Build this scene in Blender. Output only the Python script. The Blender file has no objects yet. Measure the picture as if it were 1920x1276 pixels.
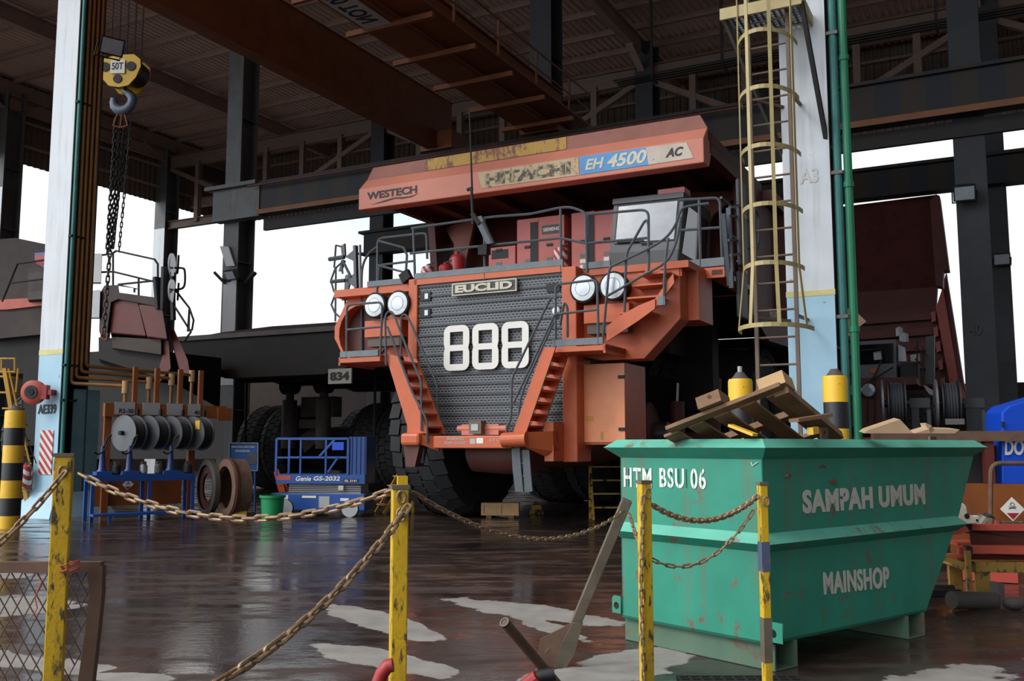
import bpy, math, random
from mathutils import Vector, Matrix
random.seed(7)
SC = bpy.context.scene
COL = SC.collection
R = math.radians
# ------------------------------------------------------------------ camera, sky, sun, exposure
FOC = 1800.0
EYE = 1.6
PITCH = math.atan((835 - 638) / FOC)
cam = bpy.data.objects.new('camera', bpy.data.cameras.new('camera'))
COL.objects.link(cam)
cam.location = (0, 0, EYE)
cam.rotation_euler = (math.pi / 2 + PITCH, 0, 0)
cam.data.sensor_width = 36
cam.data.lens = FOC * 36 / 1920
cam.data.clip_end = 2000
SC.camera = cam
SC.view_settings.view_transform = 'Standard'
SC.view_settings.look = 'None'
SC.view_settings.gamma = 1
SC.view_settings.use_curve_mapping = False
SC.view_settings.exposure = 0.0

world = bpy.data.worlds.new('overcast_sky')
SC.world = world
world.use_nodes = True
wn, wl = world.node_tree.nodes, world.node_tree.links
wn.clear()
w_out = wn.new('ShaderNodeOutputWorld')
w_bg = wn.new('ShaderNodeBackground')
w_tc = wn.new('ShaderNodeTexCoord')
w_no = wn.new('ShaderNodeTexNoise')
w_no.inputs['Scale'].default_value = 3.2
w_no.inputs['Detail'].default_value = 5
w_rp = wn.new('ShaderNodeValToRGB')
w_rp.color_ramp.elements[0].position = 0.36
w_rp.color_ramp.elements[0].color = (0.78, 0.88, 1.0, 1)
w_rp.color_ramp.elements[1].position = 0.56
w_rp.color_ramp.elements[1].color = (1.0, 1.0, 1.0, 1)
wl.new(w_tc.outputs['Generated'], w_no.inputs['Vector'])
wl.new(w_no.outputs['Fac'], w_rp.inputs['Fac'])
# bright clouds low over the far side of the workshop, unseen sky overhead and behind dimmed to darken right-hand faces
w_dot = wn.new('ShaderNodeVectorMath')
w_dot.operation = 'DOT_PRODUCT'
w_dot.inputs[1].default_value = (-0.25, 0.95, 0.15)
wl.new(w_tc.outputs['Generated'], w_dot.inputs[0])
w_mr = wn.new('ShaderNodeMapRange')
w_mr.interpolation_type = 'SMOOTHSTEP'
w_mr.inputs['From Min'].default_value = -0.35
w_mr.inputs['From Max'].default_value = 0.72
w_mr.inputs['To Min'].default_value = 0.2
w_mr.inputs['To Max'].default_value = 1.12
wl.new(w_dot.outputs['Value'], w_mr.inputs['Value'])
# and a broad lobe added to the unseen sky, behind left, to brighten fronts
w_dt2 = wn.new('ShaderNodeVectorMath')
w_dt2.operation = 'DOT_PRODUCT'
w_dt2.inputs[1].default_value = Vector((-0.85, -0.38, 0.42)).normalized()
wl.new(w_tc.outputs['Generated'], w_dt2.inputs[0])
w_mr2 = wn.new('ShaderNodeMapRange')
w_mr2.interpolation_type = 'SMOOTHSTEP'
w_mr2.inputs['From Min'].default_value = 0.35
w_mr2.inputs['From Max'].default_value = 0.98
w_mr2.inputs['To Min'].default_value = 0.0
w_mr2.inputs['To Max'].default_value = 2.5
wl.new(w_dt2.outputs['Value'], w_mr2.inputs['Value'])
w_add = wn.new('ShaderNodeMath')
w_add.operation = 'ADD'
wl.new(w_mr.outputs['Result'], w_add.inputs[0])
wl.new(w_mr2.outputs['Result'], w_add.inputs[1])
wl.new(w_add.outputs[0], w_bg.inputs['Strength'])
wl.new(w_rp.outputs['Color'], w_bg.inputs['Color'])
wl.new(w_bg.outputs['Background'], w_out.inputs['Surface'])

sun = bpy.data.objects.new('sun', bpy.data.lights.new('sun', 'SUN'))
COL.objects.link(sun)
sun.data.energy = 1.2
sun.data.angle = R(14)
sun.data.color = (1.0, 0.95, 0.88)
_sd = Vector((-0.80, -0.40, 0.72))
sun.rotation_euler = _sd.to_track_quat('Z', 'Y').to_euler()

# ------------------------------------------------------------------ coordinates
PHI = R(27.5)
UX = Vector((math.cos(PHI), -math.sin(PHI), 0))
NY = Vector((math.sin(PHI), math.cos(PHI), 0))
OR = Vector((0.07, 19.74, 0))
_c, _s = math.cos(PITCH), math.sin(PITCH)


def ray(px, py):
    x = (px - 960) / FOC
    y = (638 - py) / FOC
    return Vector((x, _c - y * _s, _s + y * _c))


def at(px, py, d):
    """world point seen at a photo pixel, at depth d metres in front of the viewpoint"""
    r = ray(px, py)
    return Vector((0, 0, EYE)) + r * (d / r.y)


def gnd(px, py, z=0.0):
    r = ray(px, py)
    return Vector((0, 0, EYE)) + r * ((z - EYE) / r.z)


def loc(p):
    d = Vector(p) - OR
    return Vector((d.dot(UX), d.dot(NY), d.z))


def wld(x, y, z):
    return OR + UX * x + NY * y + Vector((0, 0, z))


def LY(px, py, y):
    """workshop-grid point on the plane y = const"""
    r = ray(px, py)
    o = Vector((0, 0, EYE)) - OR
    t = (y - o.dot(NY)) / r.dot(NY)
    return loc(Vector((0, 0, EYE)) + r * t)


def LX(px, py, x):
    r = ray(px, py)
    o = Vector((0, 0, EYE)) - OR
    t = (x - o.dot(UX)) / r.dot(UX)
    return loc(Vector((0, 0, EYE)) + r * t)


# ------------------------------------------------------------------ mesh builder
class MB:
    def __init__(s):
        s.v = []
        s.f = []

    def add(s, vs, fs):
        b = len(s.v)
        s.v += [Vector(v) for v in vs]
        s.f += [tuple(b + i for i in f) for f in fs]
        return s

    def hexa(s, p):
        return s.add(p, [(0, 3, 2, 1), (4, 5, 6, 7), (0, 1, 5, 4), (1, 2, 6, 5), (2, 3, 7, 6), (3, 0, 4, 7)])

    def box(s, x0, x1, y0, y1, z0, z1):
        return s.hexa([(x0, y0, z0), (x1, y0, z0), (x1, y1, z0), (x0, y1, z0),
                       (x0, y0, z1), (x1, y0, z1), (x1, y1, z1), (x0, y1, z1)])

    def obox(s, c, ax, ay, az):
        c, ax, ay, az = map(Vector, (c, ax, ay, az))
        return s.hexa([c - ax - ay - az, c + ax - ay - az, c + ax + ay - az, c - ax + ay - az,
                       c - ax - ay + az, c + ax - ay + az, c + ax + ay + az, c - ax + ay + az])

    def bar(s, p, q, w, h, up=(0, 0, 1)):
        p, q, up = Vector(p), Vector(q), Vector(up)
        t = (q - p).normalized()
        a = t.cross(up)
        if a.length < 1e-4:
            a = t.cross(Vector((1, 0, 0)))
        a.normalize()
        b = a.cross(t).normalized()
        return s.obox((p + q) / 2, a * w / 2, (q - p) / 2, b * h / 2)

    def ibeam(s, p, q, w, h, t=0.02, up=(0, 0, 1)):
        p, q, up = Vector(p), Vector(q), Vector(up)
        d = (q - p).normalized()
        a = d.cross(up).normalized()
        b = a.cross(d).normalized()
        o = b * (h / 2 - t / 2)
        s.bar(p + o, q + o, w, t, b)
        s.bar(p - o, q - o, w, t, b)
        s.bar(p, q, t, h - 2 * t, b)
        return s

    def prism(s, pts, vec):
        pts = [Vector(p) for p in pts]
        vec = Vector(vec)
        n = len(pts)
        fs = [tuple(reversed(range(n))), tuple(range(n, 2 * n))]
        for i in range(n):
            j = (i + 1) % n
            fs.append((i, j, n + j, n + i))
        return s.add(pts + [p + vec for p in pts], fs)

    def sheet(s, grid):
        m, n = len(grid), len(grid[0])
        vs = [p for row in grid for p in row]
        fs = [(i * n + j, i * n + j + 1, (i + 1) * n + j + 1, (i + 1) * n + j)
              for i in range(m - 1) for j in range(n - 1)]
        return s.add(vs, fs)

    def tube(s, pts, r, n=8, close=False):
        pts = [Vector(p) for p in pts]
        m = len(pts)
        rs = r if isinstance(r, (list, tuple)) else [r] * m
        tang = []
        for i in range(m):
            if close:
                t = pts[(i + 1) % m] - pts[i - 1]
            elif i == 0:
                t = pts[1] - pts[0]
            elif i == m - 1:
                t = pts[-1] - pts[-2]
            else:
                t = (pts[i + 1] - pts[i]).normalized() + (pts[i] - pts[i - 1]).normalized()
            tang.append(t.normalized())
        ref = Vector((0, 0, 1)) if abs(tang[0].z) < 0.9 else Vector((1, 0, 0))
        a = tang[0].cross(ref).normalized()
        vs = []
        for i in range(m):
            a = (a - tang[i] * a.dot(tang[i]))
            a.normalize()
            b = tang[i].cross(a)
            k = 1.0
            if 0 < i < m - 1 and not close:
                cs = tang[i].dot((pts[i + 1] - pts[i]).normalized())
                k = min(1.35, 1 / max(cs, .5))
            for j in range(n):
                w = 2 * math.pi * j / n
                vs.append(pts[i] + (a * math.cos(w) + b * math.sin(w)) * rs[i] * (1 + (k - 1) * .5))
        fs = []
        for i in range(m if close else m - 1):
            i2 = (i + 1) % m
            for j in range(n):
                j2 = (j + 1) % n
                fs.append((i * n + j, i * n + j2, i2 * n + j2, i2 * n + j))
        if not close:
            fs.append(tuple(reversed(range(n))))
            fs.append(tuple(range((m - 1) * n, m * n)))
        return s.add(vs, fs)

    def cyl(s, p, q, r, r2=None, n=20):
        return s.tube([p, q], [r, r if r2 is None else r2], n)

    def lathe(s, prof, o, axis, n=32, cap=True):
        """prof: (radius, distance along axis) pairs"""
        o, axis = Vector(o), Vector(axis).normalized()
        ref = Vector((0, 0, 1)) if abs(axis.z) < 0.9 else Vector((1, 0, 0))
        a = axis.cross(ref).normalized()
        b = axis.cross(a)
        vs = []
        for (r, h) in prof:
            for j in range(n):
                w = 2 * math.pi * j / n
                vs.append(o + axis * h + (a * math.cos(w) + b * math.sin(w)) * max(r, 1e-4))
        fs = []
        for i in range(len(prof) - 1):
            for j in range(n):
                j2 = (j + 1) % n
                fs.append((i * n + j, i * n + j2, (i + 1) * n + j2, (i + 1) * n + j))
        if cap:
            fs.append(tuple(reversed(range(n))))
            fs.append(tuple(range((len(prof) - 1) * n, len(prof) * n)))
        return s.add(vs, fs)

    def ball(s, c, r, sc=(1, 1, 1), n=12):
        c = Vector(c)
        prof = [(r * math.sin(math.pi * i / n), -r * math.cos(math.pi * i / n)) for i in range(n + 1)]
        b = len(s.v)
        s.lathe(prof, (0, 0, 0), (0, 0, 1), n * 2, False)
        for i in range(b, len(s.v)):
            v = s.v[i]
            s.v[i] = c + Vector((v.x * sc[0], v.y * sc[1], v.z * sc[2]))
        return s

    def build(s, name, mat, parent=None, grid=False, smooth=False, bevel=0.0):
        me = bpy.data.meshes.new(name)
        me.from_pydata([tuple(v) for v in s.v], [], s.f)
        import bmesh
        bm = bmesh.new()
        bm.from_mesh(me)
        bmesh.ops.recalc_face_normals(bm, faces=bm.faces)
        bm.to_mesh(me)
        bm.free()
        if smooth:
            me.shade_smooth()
            me.set_sharp_from_angle(angle=R(38))
        return link(name, me, mat, parent, grid, bevel)


OFF = {}      # thing name -> offset that lets its parts be drawn in scene (or grid) coordinates


def link(name, me, mat, parent=None, grid=False, bevel=0.0):
    o = bpy.data.objects.new(name, me)
    COL.objects.link(o)
    if mat is not None:
        me.materials.clear()
        me.materials.append(mat)
    if parent is not None:
        o.parent = parent
        if parent.name in OFF:
            o.location = OFF[parent.name]
    if grid:
        o.location = OR
        o.rotation_euler = (0, 0, -PHI)
    if bevel:
        b = o.modifiers.new('bevel', 'BEVEL')
        b.width = bevel
        b.segments = 2
        b.limit_method = 'ANGLE'
        b.angle_limit = R(40)
    return o


def tag(o, label, cat, group=None):
    o['label'] = label
    o['category'] = cat
    if group:
        o['group'] = group
    return o


def thing(name, label, cat, p=(0, 0, 0), rz=0.0, group=None, own=False):
    o = bpy.data.objects.new(name, None)
    COL.objects.link(o)
    o.location = p
    o.rotation_euler = (0, 0, rz)
    o.empty_display_size = 0.2
    if not own:
        OFF[o.name] = -Vector(p)
    return tag(o, label, cat, group)


def gthing(name, label, cat, x, y, z=0.0, group=None, own=False):
    """a thing standing on the workshop grid; its parts are drawn in grid coordinates (own: relative to its base)"""
    o = thing(name, label, cat, wld(x, y, z), -PHI, group, True)
    if not own:
        OFF[o.name] = Vector((-x, -y, -z))
    return o


def struct(o, label=None):
    o['kind'] = 'structure'
    if label:
        o['label'] = label
    return o


def dup(root, p, rz=None, label=None, group=None):
    r = root.copy()
    COL.objects.link(r)
    r.location = p
    if rz is not None:
        r.rotation_euler = (0, 0, rz)
    if label:
        r['label'] = label
    if group:
        r['group'] = group
    for ch in list(root.children):
        c = ch.copy()
        COL.objects.link(c)
        c.parent = r
        for g in list(ch.children):
            d = g.copy()
            COL.objects.link(d)
            d.parent = c
    return r


def _curve_mesh(cu):
    ob = bpy.data.objects.new('tmp', cu)
    COL.objects.link(ob)
    dg = bpy.context.evaluated_depsgraph_get()
    dg.update()
    me = bpy.data.meshes.new_from_object(ob.evaluated_get(dg))
    bpy.data.objects.remove(ob)
    return me


def _place(me, o, right, up, w, h):
    xs = [v.co.x for v in me.vertices]
    ys = [v.co.y for v in me.vertices]
    x0, y0 = min(xs), min(ys)
    sx = (w / (max(xs) - x0)) if w else 1
    sy = (h / (max(ys) - y0)) if h else 1
    right, up = Vector(right).normalized(), Vector(up).normalized()
    nn = right.cross(up)
    o = Vector(o)
    for v in me.vertices:
        v.co = o + right * ((v.co.x - x0) * sx) + up * ((v.co.y - y0) * sy) + nn * v.co.z


def text(name, body, o, right, up, w, h, mat, parent=None, grid=False, bold=0.02, shear=0.0, thick=0.006, gap=1.0):
    cu = bpy.data.curves.new(name, 'FONT')
    cu.body = body
    cu.size = 1
    cu.offset = bold
    cu.shear = shear
    cu.space_character = gap
    cu.extrude = thick
    cu.resolution_u = 4
    me = _curve_mesh(cu)
    me.name = name
    _place(me, o, right, up, w, h)
    return link(name, me, mat, parent, grid)


def plate(name, loops, o, right, up, mat, thick=0.01, parent=None, grid=False):
    """flat plate with holes: loops of 2-D points in metres from o"""
    cu = bpy.data.curves.new(name, 'CURVE')
    cu.dimensions = '2D'
    cu.fill_mode = 'BOTH'
    cu.extrude = thick / 2
    for lp in loops:
        sp = cu.splines.new('POLY')
        sp.points.add(len(lp) - 1)
        for i, (x, y) in enumerate(lp):
            sp.points[i].co = (x, y, 0, 1)
        sp.use_cyclic_u = True
    me = _curve_mesh(cu)
    me.name = name
    right, up = Vector(right).normalized(), Vector(up).normalized()
    nn = right.cross(up)
    o = Vector(o)
    for v in me.vertices:
        v.co = o + right * v.co.x + up * v.co.y + nn * v.co.z
    return link(name, me, mat, parent, grid)


def rrect(x0, y0, x1, y1, r, n=5):
    out = []
    for (cx, cy, a0) in ((x1 - r, y1 - r, 0), (x0 + r, y1 - r, 90), (x0 + r, y0 + r, 180), (x1 - r, y0 + r, 270)):
        for i in range(n + 1):
            a = R(a0 + 90 * i / n)
            out.append((cx + r * math.cos(a), cy + r * math.sin(a)))
    return out


def arc(p, q, c, n=6):
    """quadratic bend from p to q through control c"""
    p, q, c = Vector(p), Vector(q), Vector(c)
    return [p * (1 - t) ** 2 + c * 2 * t * (1 - t) + q * t * t for t in [i / n for i in range(n + 1)]]


def soft(pts, r=0.12, n=4):
    """polyline with rounded corners"""
    pts = [Vector(p) for p in pts]
    out = [pts[0]]
    for i in range(1, len(pts) - 1):
        a, b, c = pts[i - 1], pts[i], pts[i + 1]
        ra = min(r, (b - a).length * .45)
        rc = min(r, (c - b).length * .45)
        out += arc(b + (a - b).normalized() * ra, b + (c - b).normalized() * rc, b, n)
    out.append(pts[-1])
    return out


# ------------------------------------------------------------------ materials
def lin(c):
    return tuple((x / 255 / 12.92) if x / 255 <= .04045 else ((x / 255 + .055) / 1.055) ** 2.4 for x in c)


def paint(name, col, rough=0.5, metal=0.0, var=0.18, vscale=2.0, wear=0.0, wearcol=(60, 45, 38), wscale=6.0,
          streak=0.0, bump=0.0, bscale=40.0, spec=0.5, wsharp=0.04, wstretch=(1, 1, 1)):
    m = bpy.data.materials.new(name)
    m.use_nodes = True
    n, l = m.node_tree.nodes, m.node_tree.links
    b = n['Principled BSDF']
    b.inputs['Roughness'].default_value = rough
    b.inputs['Metallic'].default_value = metal
    b.inputs['Specular IOR Level'].default_value = spec
    c = lin(col)
    tc = n.new('ShaderNodeTexCoord')
    no = n.new('ShaderNodeTexNoise')
    no.inputs['Scale'].default_value = vscale
    no.inputs['Detail'].default_value = 6
    no.inputs['Roughness'].default_value = .62
    l.new(tc.outputs['Object'], no.inputs['Vector'])
    rp = n.new('ShaderNodeValToRGB')
    rp.color_ramp.elements[0].position = .3
    rp.color_ramp.elements[1].position = .7
    rp.color_ramp.elements[0].color = tuple(x * (1 - var) for x in c) + (1,)
    rp.color_ramp.elements[1].color = tuple(min(1, x * (1 + var)) for x in c) + (1,)
    l.new(no.outputs['Fac'], rp.inputs['Fac'])
    out = rp.outputs['Color']
    if wear > 0:
        mp = n.new('ShaderNodeMapping')
        mp.inputs['Scale'].default_value = wstretch
        l.new(tc.outputs['Object'], mp.inputs['Vector'])
        n2 = n.new('ShaderNodeTexNoise')
        n2.inputs['Scale'].default_value = wscale
        n2.inputs['Detail'].default_value = 8
        n2.inputs['Roughness'].default_value = .68
        l.new(mp.outputs['Vector'], n2.inputs['Vector'])
        r2 = n.new('ShaderNodeValToRGB')
        th = 0.72 - 0.34 * wear
        r2.color_ramp.elements[0].position = th
        r2.color_ramp.elements[1].position = min(1, th + wsharp)
        l.new(n2.outputs['Fac'], r2.inputs['Fac'])
        mx = n.new('ShaderNodeMix')
        mx.data_type = 'RGBA'
        l.new(r2.outputs['Color'], mx.inputs[0])
        l.new(out, mx.inputs[6])
        mx.inputs[7].default_value = lin(wearcol) + (1,)
        out = mx.outputs[2]
    if streak > 0:
        mp = n.new('ShaderNodeMapping')
        mp.inputs['Scale'].default_value = (5, 5, .35)
        l.new(tc.outputs['Object'], mp.inputs['Vector'])
        n3 = n.new('ShaderNodeTexNoise')
        n3.inputs['Scale'].default_value = 1.6
        n3.inputs['Detail'].default_value = 4
        l.new(mp.outputs['Vector'], n3.inputs['Vector'])
        r3 = n.new('ShaderNodeValToRGB')
        r3.color_ramp.elements[0].position = .52
        r3.color_ramp.elements[1].position = .72
        r3.color_ramp.elements[1].color = (streak, streak, streak, 1)
        l.new(n3.outputs['Fac'], r3.inputs['Fac'])
        mx = n.new('ShaderNodeMix')
        mx.data_type = 'RGBA'
        l.new(r3.outputs['Color'], mx.inputs[0])
        l.new(out, mx.inputs[6])
        mx.inputs[7].default_value = lin(wearcol) + (1,)
        out = mx.outputs[2]
    l.new(out, b.inputs['Base Color'])
    if bump > 0:
        nb = n.new('ShaderNodeTexNoise')
        nb.inputs['Scale'].default_value = bscale
        nb.inputs['Detail'].default_value = 4
        l.new(tc.outputs['Object'], nb.inputs['Vector'])
        bp = n.new('ShaderNodeBump')
        bp.inputs['Strength'].default_value = bump
        bp.inputs['Distance'].default_value = .02
        l.new(nb.outputs['Fac'], bp.inputs['Height'])
        l.new(bp.outputs['Normal'], b.inputs['Normal'])
    return m


def striped(name, c1, c2, freq, direction, rough=.5, wear=.15, wearcol=(70, 60, 55), phase=0.0, duty=.5):
    """two colours in bands across a direction, chipped"""
    m = paint(name, c1, rough, wear=0)
    n, l = m.node_tree.nodes, m.node_tree.links
    b = n['Principled BSDF']
    tc = n.new('ShaderNodeTexCoord')
    dt = n.new('ShaderNodeVectorMath')
    dt.operation = 'DOT_PRODUCT'
    dt.inputs[1].default_value = direction
    l.new(tc.outputs['Object'], dt.inputs[0])
    ml = n.new('ShaderNodeMath')
    ml.operation = 'MULTIPLY_ADD'
    ml.inputs[1].default_value = freq
    ml.inputs[2].default_value = phase
    l.new(dt.outputs['Value'], ml.inputs[0])
    fr = n.new('ShaderNodeMath')
    fr.operation = 'FRACT'
    l.new(ml.outputs[0], fr.inputs[0])
    gt = n.new('ShaderNodeMath')
    gt.operation = 'GREATER_THAN'
    gt.inputs[1].default_value = duty
    l.new(fr.outputs[0], gt.inputs[0])
    mx = n.new('ShaderNodeMix')
    mx.data_type = 'RGBA'
    l.new(gt.outputs[0], mx.inputs[0])
    mx.inputs[6].default_value = lin(c1) + (1,)
    mx.inputs[7].default_value = lin(c2) + (1,)
    n2 = n.new('ShaderNodeTexNoise')
    n2.inputs['Scale'].default_value = 14
    n2.inputs['Detail'].default_value = 8
    l.new(tc.outputs['Object'], n2.inputs['Vector'])
    r2 = n.new('ShaderNodeValToRGB')
    th = .72 - .34 * wear
    r2.color_ramp.elements[0].position = th
    r2.color_ramp.elements[1].position = th + .04
    l.new(n2.outputs['Fac'], r2.inputs['Fac'])
    m2 = n.new('ShaderNodeMix')
    m2.data_type = 'RGBA'
    l.new(r2.outputs['Color'], m2.inputs[0])
    l.new(mx.outputs[2], m2.inputs[6])
    m2.inputs[7].default_value = lin(wearcol) + (1,)
    l.new(m2.outputs[2], b.inputs['Base Color'])
    return m


M = {}
M['orange'] = paint('truck_orange', (194, 94, 54), .45, var=.14, vscale=1.3, wear=.16, wearcol=(120, 58, 42), wscale=3, wsharp=.2)
M['canopy'] = paint('canopy_faded_orange', (196, 122, 102), .55, var=.1, vscale=.8, wear=.2, wearcol=(150, 70, 56), wscale=2, wsharp=.25)
M['strip'] = paint('canopy_rust_strip', (142, 92, 80), .7, var=.15, wear=.25, wearcol=(110, 74, 66), wscale=5, wsharp=.2)
M['strip_yellow'] = paint('canopy_flaked_yellow', (176, 140, 66), .7, var=.1, wear=.62, wearcol=(122, 82, 70), wscale=5, wsharp=.05, wstretch=(1, 1, .45))
M['bedred'] = paint('bed_dark_red', (84, 42, 34), .6, var=.2, wear=.3, wearcol=(58, 40, 36), wscale=1.5, wsharp=.3)
M['pinkred'] = paint('cabinet_dusty_red', (188, 104, 96), .5, var=.1)
M['rail'] = paint('rail_grey', (74, 82, 88), .45, var=.15, vscale=8)
M['rail_light'] = paint('kick_plate_grey', (104, 114, 118), .5, var=.15, vscale=5, wear=.14, wearcol=(120, 90, 70))
M['black'] = paint('matt_black', (26, 26, 28), .6)
M['soot'] = paint('dirty_black_steel', (26, 23, 22), .75, var=.3)
M['rubber'] = paint('tyre_rubber', (38, 39, 42), .8, var=.25, vscale=3, wear=.25, wearcol=(74, 70, 66), wscale=2, wsharp=.3, bump=.3)
M['white'] = paint('white_paint', (226, 224, 216), .5, var=.05, wear=.1, wearcol=(150, 110, 80), wscale=5)
M['offwhite'] = paint('cream_paint', (200, 194, 172), .55, var=.08)
M['greytext'] = paint('faded_grey_paint', (200, 196, 186), .7, var=.08, wear=.24, wearcol=(30, 74, 56), wscale=9)
M['dark'] = paint('dark_lettering', (40, 34, 38), .6)
M['glass_dark'] = paint('dark_glass', (16, 18, 20), .08, var=0, spec=.8)
M['glass_sky'] = paint('pale_windscreen', (150, 156, 164), .12, var=.22, vscale=1.6, spec=.8)  # pale grey glass colour, tone varied by noise
M['lens'] = paint('lamp_lens', (214, 222, 226), .12, var=.05, spec=.8)
M['chrome'] = paint('bright_metal', (180, 182, 184), .3, metal=.9, var=.05)
M['steel'] = paint('dull_steel', (96, 92, 88), .5, metal=.6, var=.25, wear=.2, wearcol=(92, 66, 48))
M['cabgrey'] = paint('cab_grey', (92, 94, 98), .55, var=.12, wear=.1, wearcol=(140, 130, 110), wscale=3)
M['cabdark'] = paint('cab_dark_grey', (52, 54, 58), .5, var=.15)
M['colwhite'] = paint('column_white', (204, 210, 216), .5, var=.04, vscale=1, wear=.12, wearcol=(120, 96, 74), wscale=2.2, wsharp=.05, streak=.25)
M['colblue'] = paint('column_pale_blue', (160, 198, 218), .5, var=.05, wear=.16, wearcol=(120, 96, 80), wscale=2.5)
M['colteal'] = paint('column_teal_web', (110, 160, 172), .5, var=.2, wear=.25, wearcol=(72, 66, 60), wscale=4)
M['coldark'] = paint('column_dark_web', (52, 48, 44), .7, var=.3, wear=.3, wearcol=(90, 62, 40), wscale=3)
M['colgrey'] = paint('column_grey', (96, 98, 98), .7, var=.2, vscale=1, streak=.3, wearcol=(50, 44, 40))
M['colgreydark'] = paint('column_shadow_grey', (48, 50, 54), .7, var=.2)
M['truss'] = paint('truss_brown', (112, 94, 84), .75, var=.15)
M['steelbrown'] = paint('rafter_brown', (158, 132, 120), .75, var=.15)
M['steeldark'] = paint('beam_dark', (36, 34, 34), .75, var=.2)
M['yellowline'] = paint('yellow_line', (206, 196, 132), .6)
M['crane'] = paint('crane_orange', (118, 64, 28), .6, var=.2, wear=.2, wearcol=(80, 50, 32), wsharp=.2)
M['hookyellow'] = paint('hook_yellow', (222, 176, 30), .45, var=.08)
M['copper'] = paint('pipe_copper', (150, 108, 62), .5, metal=.3, var=.2, vscale=4, wear=.2, wearcol=(84, 62, 44), wsharp=.2)
M['tealpipe'] = paint('pipe_teal', (52, 116, 112), .45, var=.2, vscale=4)
M['greenpipe'] = paint('pipe_green', (28, 116, 82), .45, var=.15)
M['cage'] = paint('ladder_khaki', (168, 152, 104), .55, var=.15, wear=.18, wearcol=(92, 74, 58), wscale=8)
M['cagedark'] = paint('ladder_rung_brown', (104, 84, 70), .6, var=.2)
M['postyellow'] = paint('post_yellow', (214, 174, 34), .5, var=.12, vscale=5, wear=.55, wearcol=(84, 70, 54), wscale=26, wsharp=.07, wstretch=(1, 1, .3), streak=.55, bump=.15)
M['postblue'] = striped('post_yellow_blue', (206, 176, 62), (72, 78, 98), 1 / .52, (0, 0, 1), .6, .4, (120, 108, 92), phase=.45)
M['chain'] = paint('rusty_chain', (148, 122, 94), .5, metal=.45, var=.3, vscale=30, wear=.3, wearcol=(86, 62, 46), wscale=25)
M['chaindark'] = paint('dark_chain', (84, 74, 66), .5, metal=.5, var=.3, vscale=30, wear=.3, wearcol=(60, 46, 38), wscale=25)
M['leanpost'] = paint('worn_grey_post', (116, 106, 92), .5, metal=.3, var=.25, vscale=5, wear=.4, wearcol=(62, 60, 66), wscale=4, wstretch=(1, 1, .3), wsharp=.1)
M['rust'] = paint('brown_rusted_steel', (98, 74, 60), .75, var=.25, vscale=6, wear=.2, wearcol=(70, 48, 38))
M['meshwire'] = paint('mesh_wire', (104, 84, 74), .6, metal=.3, var=.2)
M['bingreen'] = paint('skip_green', (38, 136, 112), .5, var=.12, vscale=2, wear=.36, wearcol=(112, 88, 70), wscale=5, wsharp=.06, streak=.35)
M['bingreen2'] = paint('skip_light_green', (92, 172, 150), .6, var=.12, vscale=3, wear=.5, wearcol=(120, 98, 84), wscale=4, wsharp=.12)
M['wood'] = paint('pallet_wood', (122, 92, 66), .8, var=.35, vscale=4, wear=.3, wearcol=(70, 52, 42), wscale=3, wstretch=(.4, 3, 3), wsharp=.2)
M['woodlight'] = paint('fresh_wood', (186, 150, 106), .75, var=.15, vscale=5, wear=.15, wearcol=(120, 90, 60))
M['card'] = paint('cardboard', (180, 152, 120), .85, var=.12)
M['blue'] = paint('machine_blue', (20, 74, 150), .4, var=.12, wear=.12, wearcol=(40, 50, 70))
M['signblue'] = paint('sign_blue', (36, 100, 170), .5, var=.05)
M['darkblue'] = paint('pump_blue', (32, 58, 116), .4, var=.15)
M['brightblue'] = paint('tank_blue', (16, 74, 200), .45, var=.08, vscale=1.5, wear=.1, wearcol=(20, 40, 110))
M['lightgrey'] = paint('light_grey', (168, 170, 172), .5, var=.08)
M['midgrey'] = paint('hose_reel_grey', (92, 94, 98), .45, metal=.3, var=.15)
M['orangebrown'] = paint('tank_orange', (134, 74, 28), .6, var=.15, streak=.25, wearcol=(110, 60, 30))
M['red'] = paint('safety_red', (156, 40, 42), .45, var=.1)
M['benchyellow'] = paint('bench_worn_yellow', (150, 118, 48), .65, var=.2, wear=.5, wearcol=(84, 68, 46), wscale=9)
M['skid'] = paint('skid_rusty_green', (84, 112, 92), .75, var=.2, wear=.55, wearcol=(104, 80, 66), wscale=4, wsharp=.15)
M['scrapred'] = paint('scrap_red', (176, 70, 56), .55, var=.2, wear=.25, wearcol=(84, 54, 46), wscale=5)
M['ladderyellow'] = paint('ladder_yellow', (196, 150, 50), .55, var=.12, wear=.25, wearcol=(70, 58, 40), wscale=8)
M['ladderorange'] = paint('frame_orange', (206, 88, 34), .55, var=.12)
M['bucket'] = paint('bucket_green', (18, 140, 84), .5, var=.08)
M['hazard'] = striped('red_white_stripes', (216, 210, 204), (168, 52, 56), 7.0, (.7, 0, .72), .5, .1)
M['extstripe'] = striped('extinguisher_stripes', (220, 212, 208), (176, 40, 46), 9.0, (.8, 0, .6), .45, .05)
M['bollard'] = striped('bollard_bands', (228, 180, 40), (28, 28, 32), 1 / .68, (0, 0, 1), .5, .12, (60, 50, 40), phase=.5)
M['beamstripe'] = striped('beam_dark_stripes', (44, 36, 28), (26, 30, 38), .75, (1, 0, 0), .7, .1, (40, 36, 34))
M['yellow'] = paint('bollard_yellow', (226, 182, 58), .5, var=.08)
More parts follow.
